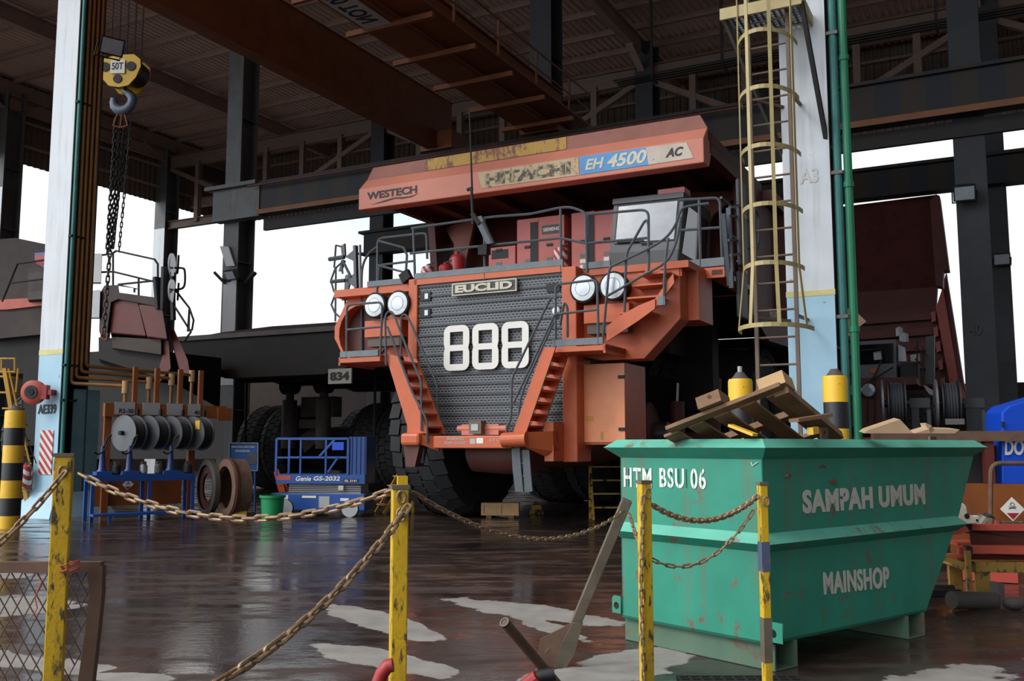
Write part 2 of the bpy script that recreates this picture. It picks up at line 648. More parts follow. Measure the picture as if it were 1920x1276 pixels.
# ------------------------------------------------------------------ the yard floor
def floor_material():
    m = bpy.data.materials.new('wet_concrete')
    m.use_nodes = True
    n, l = m.node_tree.nodes, m.node_tree.links
    b = n['Principled BSDF']
    tc = n.new('ShaderNodeTexCoord')

    def noise(scale, detail=6, vec=None, rough=.6):
        t = n.new('ShaderNodeTexNoise')
        t.inputs['Scale'].default_value = scale
        t.inputs['Detail'].default_value = detail
        t.inputs['Roughness'].default_value = rough
        l.new(vec or tc.outputs['Object'], t.inputs['Vector'])
        return t.outputs['Fac']

    def math_(op, a, c, d=None):
        t = n.new('ShaderNodeMath')
        t.operation = op
        for i, v in enumerate((a, c, d)):
            if v is None:
                continue
            if isinstance(v, (int, float)):
                t.inputs[i].default_value = v
            else:
                l.new(v, t.inputs[i])
        return t.outputs[0]

    def ramp(fac, *stops):
        t = n.new('ShaderNodeValToRGB')
        e = t.color_ramp.elements
        while len(e) < len(stops):
            e.new(.5)
        for i, (p, c) in enumerate(stops):
            e[i].position = p
            e[i].color = tuple(c) + (1,) if len(c) == 3 else c
        l.new(fac, t.inputs['Fac'])
        return t.outputs['Color']

    warp = noise(1.3, 7)
    warp2 = noise(5.5, 5)
    # dry patches of the concrete, each an ellipse with a ragged rim
    dry = None
    for (a, c, rw, k) in DRY:
        pa, pb = gnd(*a), gnd(*c)
        mid, d = (pa + pb) / 2, pb - pa
        mp = n.new('ShaderNodeMapping')
        mp.vector_type = 'TEXTURE'
        mp.inputs['Location'].default_value = mid
        mp.inputs['Rotation'].default_value = (0, 0, math.atan2(d.y, d.x))
        mp.inputs['Scale'].default_value = (d.length / 2 + .02, rw, 1)
        l.new(tc.outputs['Object'], mp.inputs['Vector'])
        ln = n.new('ShaderNodeVectorMath')
        ln.operation = 'LENGTH'
        l.new(mp.outputs['Vector'], ln.inputs[0])
        v = math_('MULTIPLY', math_('SUBTRACT', 1.0, ln.outputs['Value']), k)
        dry = v if dry is None else math_('MAXIMUM', dry, v)
    ragged = math_('ADD', math_('MULTIPLY', math_('SUBTRACT', warp, .5), 1.5),
                   math_('MULTIPLY', math_('SUBTRACT', warp2, .5), .5))
    dm = math_('ADD', math_('MAXIMUM', dry, -1.0), ragged)
    t = n.new('ShaderNodeMapRange')
    t.interpolation_type = 'SMOOTHSTEP'
    t.inputs['From Min'].default_value = .0
    t.inputs['From Max'].default_value = .09
    l.new(dm, t.inputs['Value'])
    mask = t.outputs['Result']
    wetc = ramp(noise(.55, 7), (.32, (.022, .017, .015)), (.5, (.046, .032, .027)), (.68, (.088, .05, .038)))
    dryc = ramp(noise(3.0, 8), (.3, (.23, .21, .19)), (.7, (.34, .32, .30)))
    mx = n.new('ShaderNodeMix')
    mx.data_type = 'RGBA'
    l.new(mask, mx.inputs[0])
    l.new(wetc, mx.inputs[6])
    l.new(dryc, mx.inputs[7])
    l.new(mx.outputs[2], b.inputs['Base Color'])
    mp = n.new('ShaderNodeMapping')
    mp.inputs['Scale'].default_value = (.8, 2.6, 1)
    l.new(tc.outputs['Object'], mp.inputs['Vector'])
    film = ramp(noise(1.1, 8, mp.outputs['Vector'], .68), (.40, (.06, .06, .06)), (.49, (.14, .14, .14)), (.57, (.38, .38, .38)), (.68, (.55, .55, .55)))
    pud = None
    for (a, c, rw) in PUDDLES:
        pa, pb = gnd(*a), gnd(*c)
        mid, d = (pa + pb) / 2, pb - pa
        mp = n.new('ShaderNodeMapping')
        mp.vector_type = 'TEXTURE'
        mp.inputs['Location'].default_value = mid
        mp.inputs['Rotation'].default_value = (0, 0, math.atan2(d.y, d.x))
        mp.inputs['Scale'].default_value = (d.length / 2 + .02, rw, 1)
        l.new(tc.outputs['Object'], mp.inputs['Vector'])
        ln = n.new('ShaderNodeVectorMath')
        ln.operation = 'LENGTH'
        l.new(mp.outputs['Vector'], ln.inputs[0])
        v = math_('SUBTRACT', 1.0, ln.outputs['Value'])
        pud = v if pud is None else math_('MAXIMUM', pud, v)
    t = n.new('ShaderNodeMapRange')
    t.inputs['From Max'].default_value = .22
    l.new(math_('ADD', pud, math_('MULTIPLY', math_('SUBTRACT', warp, .5), .9)), t.inputs['Value'])
    mq = n.new('ShaderNodeMix')
    mq.data_type = 'RGBA'
    l.new(t.outputs['Result'], mq.inputs[0])
    l.new(film, mq.inputs[6])
    mq.inputs[7].default_value = (.17, .17, .17, 1)
    film = mq.outputs[2]
    pmask = t.outputs['Result']
    mr = n.new('ShaderNodeMix')
    mr.data_type = 'RGBA'
    l.new(mask, mr.inputs[0])
    l.new(film, mr.inputs[6])
    mr.inputs[7].default_value = (.85, .85, .85, 1)
    l.new(mr.outputs[2], b.inputs['Roughness'])
    sp = math_('MAXIMUM', math_('ADD', math_('MULTIPLY_ADD', mask, -.45, .65), math_('MULTIPLY', pmask, .35)), 0.15)
    l.new(sp, b.inputs['Specular IOR Level'])
    mp2 = n.new('ShaderNodeMapping')
    mp2.inputs['Scale'].default_value = (5, 13, 1)
    l.new(tc.outputs['Object'], mp2.inputs['Vector'])
    rip = math_('ADD', math_('MULTIPLY', noise(1.0, 4, mp2.outputs['Vector']), .6), math_('MULTIPLY', noise(24, 4), .25))
    bp = n.new('ShaderNodeBump')
    l.new(math_('MULTIPLY_ADD', pmask, .10, .15), bp.inputs['Strength'])
    bp.inputs['Distance'].default_value = .02
    l.new(rip, bp.inputs['Height'])
    l.new(bp.outputs['Normal'], b.inputs['Normal'])
    return m


DRY = [((600, 1128), (840, 1205), .26, 1.0), ((590, 1205), (850, 1268), .22, 1.0), ((860, 1125), (1150, 1168), .34, 1.0),
       ((960, 1150), (1110, 1205), .16, .8), ((1100, 1262), (1290, 1215), .34, 1.0), ((930, 1300), (1250, 1240), .30, 1.0),
       ((-120, 1150), (120, 1120), .75, 1.0), ((-60, 1225), (230, 1262), .22, 1.0), ((150, 1262), (330, 1275), .16, 1.0),
       ((-200, 1400), (420, 1330), .6, 1.0), ((-100, 1075), (60, 1080), .3, .8), ((1500, 1330), (1900, 1250), .3, .5)]
PUDDLES = [((290, 1200), (600, 1190), .95), ((420, 1020), (640, 1040), 1.0), ((60, 1020), (300, 1030), 1.2), ((850, 1220), (1040, 1200), .5)]
f = MB().sheet([[(x, y, 0) for x in (-160, -40, 0, 40, 160)] for y in (-40, 0, 20, 60, 220)])
struct(f.build('floor', floor_material()), 'wet dark concrete yard floor with dry pale patches')

# ------------------------------------------------------------------ roof, cladding, steelwork (grid coordinates)
def corrugated(name, o, along, across, nrib, depth, pitch, mat):
    """ribbed sheet: ribs run along 'along', repeat along 'across'"""
    o, along, across = Vector(o), Vector(along), Vector(across)
    step = across.normalized() * pitch
    nn = along.cross(across).normalized() * depth
    rows = [[], []]
    k = int(across.length / pitch)
    for i in range(k):
        for (fr, h) in ((0, 0), (.18, 1), (.5, 1), (.68, 0)):
            p = o + step * (i + fr) + nn * h
            rows[0].append(p)
            rows[1].append(p + along)
    return MB().sheet(rows).build(name, mat, None, True)


M['roofsheet'] = paint('roof_sheet', (214, 188, 174), .6, var=.12, vscale=.5)
M['cladding'] = paint('wall_cladding', (112, 98, 90), .7, var=.15)
ZR = 19.7
struct(corrugated('ceiling', (-34.5, -9.5, ZR), (0, 37, 0), (66, 0, 0), 0, .07, .30, M['roofsheet']), 'ribbed brown sheet roof of the open workshop')
struct(corrugated('wall_left', (-34.3, -9.5, 15.6), (0, 0, ZR - 15.6), (0, 36.9, 0), 0, .07, .35, M['cladding']), 'ribbed cladding hanging above the open left side')
struct(corrugated('wall_back', (-34.3, 27.3, 15.6), (0, 0, ZR - 15.6), (66, 0, 0), 0, .07, .35, M['cladding']), 'ribbed cladding hanging above the open back side')
struct(MB().box(-52, 4, 29, 29.3, 0, 5.8).box(4, 60, 29, 29.3, 0, 4.3).build('wall_yard', paint('yard_wall_rust', (44, 32, 28), .8, var=.25), None, True), 'low rust-brown wall beyond the open back')
struct(MB().box(-40.3, -40, -10, 29, 0, 6.5).build('wall_yard_left', M['cladding'], None, True), 'low wall beyond the open left side')
for z in (16.4, 17.6, 18.8):
    struct(MB().box(-34.15, -34.0, -6, 27, z, z + .12).build('wall_girt', M['steelbrown'], None, True))
    struct(MB().box(-34, 31, 27.05, 27.2, z, z + .12).build('wall_girt', M['steelbrown'], None, True))
for i in range(18):
    y = -9.3 + i * 2.1
    struct(MB().box(-34, 31.5, y - .09, y + .09, ZR - .32, ZR - .02).build('purlin', M['steelbrown'], None, True))
for x in (-33.9, -26.4, -18.8, -11.8, -4.7, 2.0, 8.6, 15.4, 22.2, 29):
    b = MB().ibeam((x, -9.3, ZR - .68), (x, 27, ZR - .68), .34, .7, .03)
    for y in (11.5, 21.5):   # haunches where the rafter meets the column rows
        if x in (-33.9, -18.8, -4.7, 8.6, 22.2):
            b.bar((x, y - 1.8, ZR - 1.05), (x, y - .3, ZR - 1.7), .3, .06)
            b.bar((x, y + 1.8, ZR - 1.05), (x, y + .3, ZR - 1.7), .3, .06)
    struct(b.build('rafter', M['steelbrown'], None, True))
for y in (21.5,):
    for (x0, x1) in ((-33.9, -18.8), (-18.8, -4.7), (-4.7, 8.7), (8.7, 22.5)):
        b = MB()
        xm = (x0 + x1) / 2
        b.ibeam((x0, y, 17.9), (x1, y, 17.9), .3, .75, .03)
        b.ibeam((x0, y, 14.2), (x1, y, 14.2), .3, .45, .03)
        for k in range(1, 6):
            x = x0 + (x1 - x0) * k / 6
            b.bar((x, y, 14.2), (x, y, 17.7), .28, .28)
        b.bar((x0 + .4, y, 17.5), (xm - .3, y, 14.4), .25, .25)
        b.bar((x1 - .4, y, 17.5), (xm + .3, y, 14.4), .25, .25)
        struct(b.build('roof_truss', M['truss'], None, True))
for x in (-33.9,):
    b = MB().ibeam((x, 11.5, 18.3), (x, 21.5, 18.3), .3, .6, .03)
    struct(b.build('eave_beam', M['steelbrown'], None, True))


def hcol(x, y, w, d, z1, mf, mw, name='steel_column', z0=0):
    """H column: front flange, web plate, back flange"""
    o = MB().box(x - w / 2, x + w / 2, y, y + .05, z0, z1).box(x - w / 2, x + w / 2, y + d - .05, y + d, z0, z1)
    o.box(x - .03, x + .03, y + .05, y + d - .05, z0, z1)
    for z in (3, 6, 9, 12, 15):
        if z < z1:
            o.box(x - w / 2 + .03, x + w / 2 - .03, y + .05, y + d - .05, z, z + .03)
    return struct(o.build(name, mf, None, True))


for (x, y) in ((-34, 11.2), (-34, 21.2)):
    hcol(x, y, .85, 1.0, 19, M['colgrey'], None)
    struct(MB().box(x - .425, x + .425, y - .012, y - .002, 0, 14).build('column_flange_paint', M['colwhite'], None, True))
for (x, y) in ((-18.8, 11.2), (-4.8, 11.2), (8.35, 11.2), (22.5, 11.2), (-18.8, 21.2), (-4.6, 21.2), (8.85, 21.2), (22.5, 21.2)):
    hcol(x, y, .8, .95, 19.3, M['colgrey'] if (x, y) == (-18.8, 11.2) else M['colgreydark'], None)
struct(MB().box(-19.1, -18.4, 11.17, 11.195, 4, 8.2).build('column_flange_paint', M['lightgrey'], None, True))

# runway girders
b = MB().box(-16.9, 30, 10.75, 11.05, 10.75, 11.85).box(-16.9, 30, 10.6, 11.15, 11.85, 11.95).box(-16.9, 30, 10.6, 11.15, 10.65, 10.75)
struct(b.build('runway_beam', M['beamstripe'], None, True), 'dark crane runway girder across the middle column row')
b = MB().box(-19.35, -16.9, 10.7, 11.15, 10.6, 11.85).box(-19.6, -16.9, 10.45, 11.2, 11.85, 12.0)
struct(b.build('runway_beam_end', M['colgrey'], None, True), 'grey end block of the runway girder on the column')
struct(MB().box(-16.9, 30, 10.55, 10.6, 10.62, 10.8).build('runway_beam_edge', paint('beam_rust_edge', (122, 78, 50), .7), None, True))
struct(MB().box(-17, 30, 11.1, 11.25, 10.1, 10.55).build('runway_walkway', M['steeldark'], None, True))
b = MB().box(-19.4, 30, 21.0, 21.35, 11.15, 12.15).box(-19.6, 30, 20.8, 21.5, 12.15, 12.27).box(-19.6, 30, 20.8, 21.5, 11.08, 11.18)
struct(b.build('runway_beam', M['beamstripe'], None, True), 'dark striped girder across the far column row')
tag(MB().tube([wld(-17.2, 10.4, 11.75), wld(5, 10.4, 11.7)], .05).build('fire_pipe', M['bedred']), 'thin dark red pipe running along the dark runway girder', 'pipe')
for y in (23.6,):
    struct(MB().ibeam((-34, y, 16.0), (-18.8, y, 16.0), .3, .5, .03).build('brace_beam', M['steelbrown'], None, True))
# cable ladders hung from the roof on the right
tr = gthing('cable_tray', 'dark cable ladder hung under the roof at centre right', 'cable tray', 2, 16, 15.6)
b = MB()
for dy in (0, .22, .44, .66):
    b.tube([(-4, 16 + dy, 15.6), (20, 16 + dy, 15.6)], .035, 6)
b.build('rails', M['steeldark'], tr)
for x in (-2.5, 0.2, 4.5, 7.4, 11, 14):
    MB().box(x, x + .1, 16, 16.08, 15.4, ZR - .4).box(x, x + .1, 16, 16.66, 15.42, 15.5).build('hanger', M['steeldark'], tr)

# ------------------------------------------------------------------ overhead cranes
cr = gthing('overhead_crane', 'orange-brown overhead crane girder, nearer of the pair under the roof', 'crane', -8.7, 4.6, 12)
b = MB().box(-9.0, -8.55, -8, 11.6, 12.1, 12.14).box(-8.95, -8.91, -8, 11.6, 12.14, 14.0).box(-8.64, -8.6, -8, 11.6, 12.14, 14.0).box(-9.0, -8.55, -8, 11.6, 14.0, 14.04)
b.build('girder', M['crane'], cr)
MB().box(-9.3, -8.0, 10.6, 11.8, 12.05, 12.7).build('end_carriage', M['crane'], cr)
cr = gthing('overhead_crane', 'orange overhead crane girder with walkway brackets and load sign, farther of the pair', 'crane', -4.6, 4.6, 12)
b = MB().box(-5.1, -4.1, -8, 11.6, 12.1, 12.14).box(-5.0, -4.96, -8, 11.6, 12.14, 13.6).box(-4.24, -4.2, -8, 11.6, 12.14, 13.6).box(-5.1, -4.1, -8, 11.6, 13.6, 13.64)
b.build('girder', M['crane'], cr)
MB().box(-5.3, -3.9, 10.6, 11.8, 12.05, 12.7).build('end_carriage', M['crane'], cr)
MB().box(-4.1, -3.1, -8, 11.6, 12.3, 12.36).build('walkway', M['crane'], cr)
for k in range(9):
    y = -7 + k * 2.1
    MB().box(-5.6, -3.0, y, y + .12, 11.98, 12.12).build('bracket', M['crane'], cr)
for k in range(8):
    y = -7 + k * 2.4
    MB().box(-3.15, -3.09, y, y + .06, 12.3, 13.4).build('post', M['crane'], cr)
MB().tube([(-3.1, -8, 13.4), (-3.1, 11.5, 13.4)], .03, 6).tube([(-3.1, -8, 12.85), (-3.1, 11.5, 12.85)], .025, 6).build('handrail', M['crane'], cr)
sg = MB().box(-4.98, -4.22, -.9, 1.5, 12.06, 12.09).build('load_sign', M['lightgrey'], cr)
text('lettering', '50 TON', (-4.36, -.5, 12.055), (0, 1, 0), (-1, 0, 0), 1.6, .5, M['dark'], sg, thick=.004)

# ------------------------------------------------------------------ white facade columns
cl = hcol(-10.53, -2.9, .80, LX(181, 400, -10.13).y + 2.9, 19.3, M['coldark'], None)
struct(cl)
for (nm, z0, z1, mt) in (('column_flange_paint', 3.80, 19.3, 'colwhite'), ('column_flange_paint', 0, 3.68, 'colblue')):
    struct(MB().box(-10.93, -10.13, -2.925, -2.905, z0, z1).build(nm, M[mt], None, True))
struct(MB().box(-10.94, -10.12, -2.93, -2.905, 3.68, 3.80).build('column_line', M['yellowline'], None, True))
struct(MB().box(-10.17, -10.13, -2.55, -1.85, 0, 2.9).build('column_side_plate', M['colteal'], None, True))
b = MB().hexa([(-11.3, -3.3, 0), (-9.8, -3.3, 0), (-9.8, -1.5, 0), (-11.3, -1.5, 0), (-10.95, -2.95, .55), (-10.1, -2.95, .55), (-10.1, -1.8, .55), (-10.95, -1.8, .55)])
struct(b.build('column_footing', M['colblue'], None, True))
hz = MB().box(-10.72, -10.28, -2.945, -2.93, .95, 1.95).build('column_hazard_panel', M['hazard'], None, True)
struct(hz, 'red and white striped panel on the left white column')
struct(text('column_lettering', 'AE339', (-10.85, -2.94, 2.32), (1, 0, 0), (0, 0, 1), .62, .22, M['dark'], None, True, thick=.003))
for (x, y, w, d) in ((6.55, -3.4, .67, .7),):
    hcol(x, y, w, d, 19.3, M['coldark'], None)
    struct(MB().box(x - w / 2, x + w / 2, y - .025, y - .004, 3.82, 19.3).build('column_flange_paint', M['colwhite'], None, True))
    struct(MB().box(x - w / 2, x + w / 2, y - .025, y - .004, 0, 3.74).build('column_flange_paint', M['colblue'], None, True))
    struct(MB().box(x - w / 2 - .01, x + w / 2 + .01, y - .03, y - .004, 3.74, 3.82).build('column_line', M['yellowline'], None, True))
struct(text('column_lettering', 'A3', (6.46, -3.43, 5.40), (1, 0, 0), (0, 0, 1), .26, .22, paint('ghost_number', (196, 196, 194), .6), None, True, thick=.003))
struct(text('column_lettering', '40', LY(1817, 628, 11.15), (1, 0, 0), (0, 0, 1), .32, .3, M['dark'], None, True, thick=.003))
struct(text('column_lettering', '37', LY(1880, 698, 21.15), (1, 0, 0), (0, 0, 1), .4, .4, M['dark'], None, True, thick=.003))

# pipes up the columns
pb = gthing('air_pipe', 'teal pipe running up the left column beside the copper pipes', 'pipe', -10.0, -2.6)
yt = LX(139, 400, -10.06).y
MB().tube([(-10.06, yt, .6), (-10.06, yt, 19)], .05, 10).build('pipe_run', M['tealpipe'], pb)
for z in (2.6, 3.4, 6.4, 9.6, 12.6):
    MB().box(-10.12, -10.02, yt - .08, yt + .3, z, z + .05).build('clamp', M['soot'], pb)
DROP = [(235, 725, 808), (280, 715, 800), (322, 711, 790), (360, 705, 800)]
for i in range(4):
    y = LX(149 + i * 8.5, 400, -10.06).y
    top = Vector((-10.06, y, 19))
    zb = 3.02 + i * .14
    c = Vector((-10.06, y, zb))
    e = loc(at(DROP[i][0], DROP[i][1], 22.2 + i * .75))
    e.z = zb - .05
    pts = soft([top, c, e, Vector((e.x, e.y, 2.05))], .1)
    t = gthing('copper_pipe', ['copper pipe on the left column with the lowest bend, nearest the teal pipe',
                               'copper pipe on the left column with the second lowest bend',
                               'copper pipe on the left column with the second highest bend',
                               'copper pipe on the left column with the highest bend, reaching farthest right'][i], 'pipe', -10.06, y, 0, 'copper pipes of the left column')
    MB().tube(pts, .042, 10).build('pipe_run', M['copper'], t)
    MB().cyl((e.x, e.y, zb - .22), (e.x, e.y, zb + .07), .075).build('elbow', M['woodlight'], t)
    for (z0, z1, r, mt) in ((1.98, 2.08, .07, 'chrome'), (1.78, 1.96, .11, 'soot'), (1.62, 1.76, .09, 'chrome')):
        MB().cyl((e.x, e.y, z0), (e.x, e.y, z1), r).build('coupling', M[mt], t)
gp = gthing('drain_pipe', 'bright green pipe running up beside the right white column', 'pipe', 7.11, -3.3)
MB().tube([(7.115, -3.3, .3), (7.115, -3.3, 18)], .06, 12).build('pipe_run', M['greenpipe'], gp)
for z in (3.2, 5.3, 7.2, 9.5):
    MB().lathe([(.075, 0), (.075, .08)], (7.115, -3.3, z), (0, 0, 1), 12).build('collar', M['greenpipe'], gp)
gp = gthing('drain_pipe', 'teal pipe running up the right white column, left of the green one', 'pipe', 6.98, -3.3)
MB().tube([(6.975, -3.32, .3), (6.975, -3.32, 18)], .06, 12).build('pipe_run', M['tealpipe'], gp)
for z in (3.4, 5.5, 7.6, 9.9):
    MB().box(6.89, 7.05, -3.39, -3.24, z, z + .05).build('clamp', M['steel'], gp)

# ------------------------------------------------------------------ caged ladder on the right column
ld = gthing('caged_ladder', 'khaki vertical ladder with hooped safety cage on the right white column', 'ladder', 6.2, -4.0, 0)
yl, yc = -4.0, -4.75
xl, xr = LY(1437, 620, yl).x, LY(1512, 620, yl).x
xl, xr = 5.90, 6.46
MB().box(xl - .025, xl + .025, yl - .03, yl + .03, 1.75, 12).build('stile', M['cagedark'], ld)
MB().box(xr - .025, xr + .025, yl - .03, yl + .03, 1.75, 12).build('stile', M['cagedark'], ld)
for k in range(26):
    MB().cyl((xl, yl, 1.95 + k * .385), (xr, yl, 1.95 + k * .385), .016, n=8).build('rung', M['cagedark'], ld)
zs = [LY(1455, y, yc).z for y in (607, 488, 376, 264, 153, 45)]
xm, rr = (xl + xr) / 2, .40


def hoop(z, k, drop=0):
    pts = []
    for i in range(17):
        a = math.pi * (1 + i / 16)
        pts.append(Vector((xm + (rr + k) * math.cos(a), yl + .03 + (.72 + k) * math.sin(a), z + drop * math.sin(a))))
    return pts


for i, z in enumerate(zs):
    ps = hoop(z, .1 if i == 0 else 0)
    b = MB()
    for a, c in zip(ps[:-1], ps[1:]):
        b.bar(a, c, .012, .06)
    b.build('hoop', M['cage'], ld)
for k in (2, 6, 10, 14):
    b = MB()
    a0 = hoop(zs[0], .1)[k]
    pts = [a0] + [hoop(z, .01)[k] for z in zs[1:]] + [hoop(11.5, .01)[k]]
    for a, c in zip(pts[:-1], pts[1:]):
        b.bar(a, c, .05, .012, (math.cos(math.pi * (1 + k / 16)), math.sin(math.pi * (1 + k / 16)), 0))
    b.build('cage_strap', M['cage'], ld)
for z in (3.4, 6.6, 9.4):
    MB().bar((xl, yl, z), (6.26, -3.4, z), .04, .04).bar((xr, yl, z), (6.5, -3.43, z), .04, .04).build('wall_bracket', M['cagedark'], ld)
pf = gthing('access_platform', 'khaki grated landing at the top of the caged ladder', 'platform', 6.3, -4, 8.2)
zt = LY(1410, 22, yl - .2).z
b = MB().box(xl - .35, xr + .25, yl - .25, yl - .2, zt - .05, zt + .12).box(xl - .35, xl - .3, yl - .2, -3.2, zt - .05, zt + .12).box(xr + .22, xr + .26, yl - .2, -3.2, zt - .05, zt + .12)
b.build('frame', M['cage'], pf)
b = MB()
for k in range(14):
    b.box(xl - .33 + k * .085, xl - .31 + k * .085, yl - .2, -3.42, zt + .03, zt + .07)
for k in range(9):
    b.box(xl - .33, xr + .22, yl - .18 + k * .09, yl - .165 + k * .09, zt + .03, zt + .07)
b.build('grating', M['rail'], pf)
MB().bar((xr + .24, yl - .2, zt), (6.86, -3.3, zt - 2.0), .06, .06).build('strut', M['steeldark'], pf)
MB().bar((xl - .3, yl - .2, zt), (6.24, -3.35, zt - 2.0), .06, .06).build('strut', M['steeldark'], pf)

# ------------------------------------------------------------------ floodlights
def flood(label, p, rz, tilt, s=1.0):
    t = thing('floodlight', label, 'floodlight', p, rz, 'floodlights on the columns', True)
    ca, sa = math.cos(tilt), -math.sin(tilt)

    def q(x, y, z):
        return (x * s, (y * ca + z * sa) * s, (-y * sa + z * ca) * s)
    MB().hexa([q(-.28, -.2, -.22), q(.28, -.2, -.22), q(.2, .16, -.15), q(-.2, .16, -.15), q(-.28, -.2, .22), q(.28, -.2, .22), q(.2, .16, .15), q(-.2, .16, .15)]).build('housing', M['black'], t)
    MB().hexa([q(-.24, -.215, -.18), q(.24, -.215, -.18), q(.24, -.2, -.18), q(-.24, -.2, -.18), q(-.24, -.215, .18), q(.24, -.215, .18), q(.24, -.2, .18), q(-.24, -.2, .18)]).build('lens', M['glass_sky'], t)
    MB().tube([q(-.3, 0, 0), q(-.3, .1, -.34), q(.3, .1, -.34), q(.3, 0, 0)], .02 * s, 6).bar(q(0, .1, -.34), q(0, .45, -.34), .05, .05).build('bracket', M['steeldark'], t)
    return t


flood('black floodlight on the left white column above the hook block', at(207, 84, 21.7), R(38), R(30), .95)
_p = LY(104, 92, -1.6)
flood('small pale lamp behind the left edge of the left white column', wld(-11.12, -2.2, _p.z), -PHI - R(90), R(10), .42)
flood('floodlight on the first dark column at far right, under the girder', wld(LY(1808, 358, 10.72).x, 10.72, LY(1808, 358, 10.72).z), R(-24), R(30))
flood('floodlight low on the second dark column at far right', wld(LY(1878, 483, 20.75).x, 20.75, LY(1878, 483, 20.75).z), R(-26), R(25), 1.0)
flood('floodlight fixed to the grey column left of the dump truck', wld(LY(436, 512, 10.75).x, 10.75, LY(436, 512, 10.75).z), R(-26), R(35), .9)
for (lab, px, s) in (('leaf-shaped lamp sticking out left of the grey column', 412, -1), ('leaf-shaped lamp sticking out right of the grey column', 470, 1)):
    o = at(px, 522, 38.4)
    t = thing('street_lamp_head', lab, 'lamp', o, 0, 'lamp heads on the grey column')
    c = wld(-18.8 + s * -.1, 11.1, LY(440, 525, 11.1).z)
    MB().tube([c, o + Vector((-s * .15, 0, -.05))], .035, 6).build('arm', M['steeldark'], t)
    MB().bar(o + Vector((-s * .2, 0, -.18)), o + Vector((s * .2, -.1, .24)), .22, .1).build('head', M['colgreydark'], t)
tag(MB().prism([wld(*LY(u, v, 11.06)) for u, v in ((412, 461), (428, 462), (440, 498), (424, 499))], NY * .1).build('lamp_shield', M['lightgrey']), 'grey slanted shield plate above the floodlight on the grey column', 'plate')

# ------------------------------------------------------------------ crane hook with slings
HK = (-12.06, 0.0)
ZH = LY(230, 140, 0).z
hk = thing('hook_block', 'yellow 50 tonne crane hook block hanging from wire ropes', 'hook block', wld(HK[0], HK[1], ZH), R(-4), None, True)
x0, y0, zc = 0, 0, 0
out = [(-.62, .12), (-.5, .32), (-.2, .40), (.1, .44), (.42, .44), (.6, .3), (.62, .1), (.5, -.2), (.3, -.42), (.05, -.47), (-.25, -.42), (-.5, -.15)]
MB().prism([(x0 + x, y0 - .30, zc + z) for x, z in out], (0, .04, 0)).build('side_plate', M['hookyellow'], hk)
MB().prism([(x0 + x, y0 + .30, zc + z) for x, z in out], (0, .04, 0)).build('side_plate', M['hookyellow'], hk)
b = MB()
for sx in (-.28, .28):
    b.lathe([(.1, -.28), (.34, -.27), (.34, .27), (.1, .28)], (x0 + sx, y0, zc + .05), (0, 1, 0), 24)
b.build('sheave', M['black'], hk)
for sx in (-.36, .36):
    MB().lathe([(.13, 0), (.13, .03)], (x0 + sx, y0 - .33, zc + .1), (0, 1, 0), 18).build('pin_cap', M['black'], hk)
MB().lathe([(.12, 0), (.12, .03)], (x0, y0 - .33, zc - .24), (0, 1, 0), 18).build('pin_cap', M['black'], hk)
pl = MB().box(x0 - .2, x0 + .2, y0 - .345, y0 - .33, zc - .1, zc + .28).build('capacity_plate', M['white'], hk)
text('lettering', '50T', (x0 - .16, y0 - .347, zc), (1, 0, 0), (0, 0, 1), .32, .2, M['dark'], pl, thick=.003)
zh = LY(235, 188, 0).z - ZH
pts = [Vector((x0 + .05, y0, zc - .4)), Vector((x0 + .05, y0, zh + .42))]
for i in range(13):
    a = R(80 - i * 23)
    pts.append(Vector((x0 + .02 + .27 * math.cos(a), y0, zh + .27 * math.sin(a))))
MB().tube(pts, [.09, .09] + [.09 + .05 * math.sin(math.pi * i / 12) for i in range(13)], 10).build('hook', paint('hook_blue_grey', (96, 108, 124), .45, metal=.2), hk, smooth=True)
for i in range(10):
    xx = x0 - .5 + (i % 5) * .22
    yy = y0 - .2 + (i // 5) * .4
    MB().tube([(xx, yy, zc + .1), (xx + .05, yy, 19.2 - ZH)], .016, 5).build('wire_rope', M['soot'], hk)


def chain_links(pts, pitch, r, wid, start=0):
    """links of round bar strung along a polyline"""
    pts = [Vector(p) for p in pts]
    cum = [0]
    for a, c in zip(pts[:-1], pts[1:]):
        cum.append(cum[-1] + (c - a).length)
    n = max(1, int(cum[-1] / pitch))
    pitch = cum[-1] / n

    def pos(s):
        s = min(max(s, 0), cum[-1])
        for i in range(len(cum) - 1):
            if s <= cum[i + 1]:
                return pts[i].lerp(pts[i + 1], (s - cum[i]) / max(1e-6, cum[i + 1] - cum[i]))
        return pts[-1]
    b = MB()
    for i in range(n):
        a, c = pos(i * pitch), pos((i + 1) * pitch)
        t = (c - a).normalized()
        sd = t.cross(Vector((0, 0, 1)))
        if sd.length < .05:
            sd = t.cross(Vector((0, 1, 0)))
        sd.normalize()
        nn = sd.cross(t)
        roll = R(14 + 90 * ((i + start) % 2) + random.uniform(-14, 14))
        w = sd * math.cos(roll) + nn * math.sin(roll)
        mid = (a + c) / 2
        hl = pitch / 2 + r * .9
        hw = wid / 2 - r
        ring = []
        for k in range(7):
            an = math.pi * k / 6 - math.pi / 2
            ring.append(mid + t * (hl - hw + hw * math.cos(an)) + w * hw * math.sin(an))
        for k in range(7):
            an = math.pi * k / 6 + math.pi / 2
            ring.append(mid - t * (hl - hw) + t * hw * math.cos(an) + w * hw * math.sin(an))
        b.tube(ring, r, 6, True)
    return b


def sag(p, q, dz, n=24):
    p, q = Vector(p), Vector(q)
    return [p.lerp(q, i / n) + Vector((0, 0, -dz * 4 * (i / n) * (1 - i / n))) for i in range(n + 1)]


def ggrid(p):
    return wld(*p)


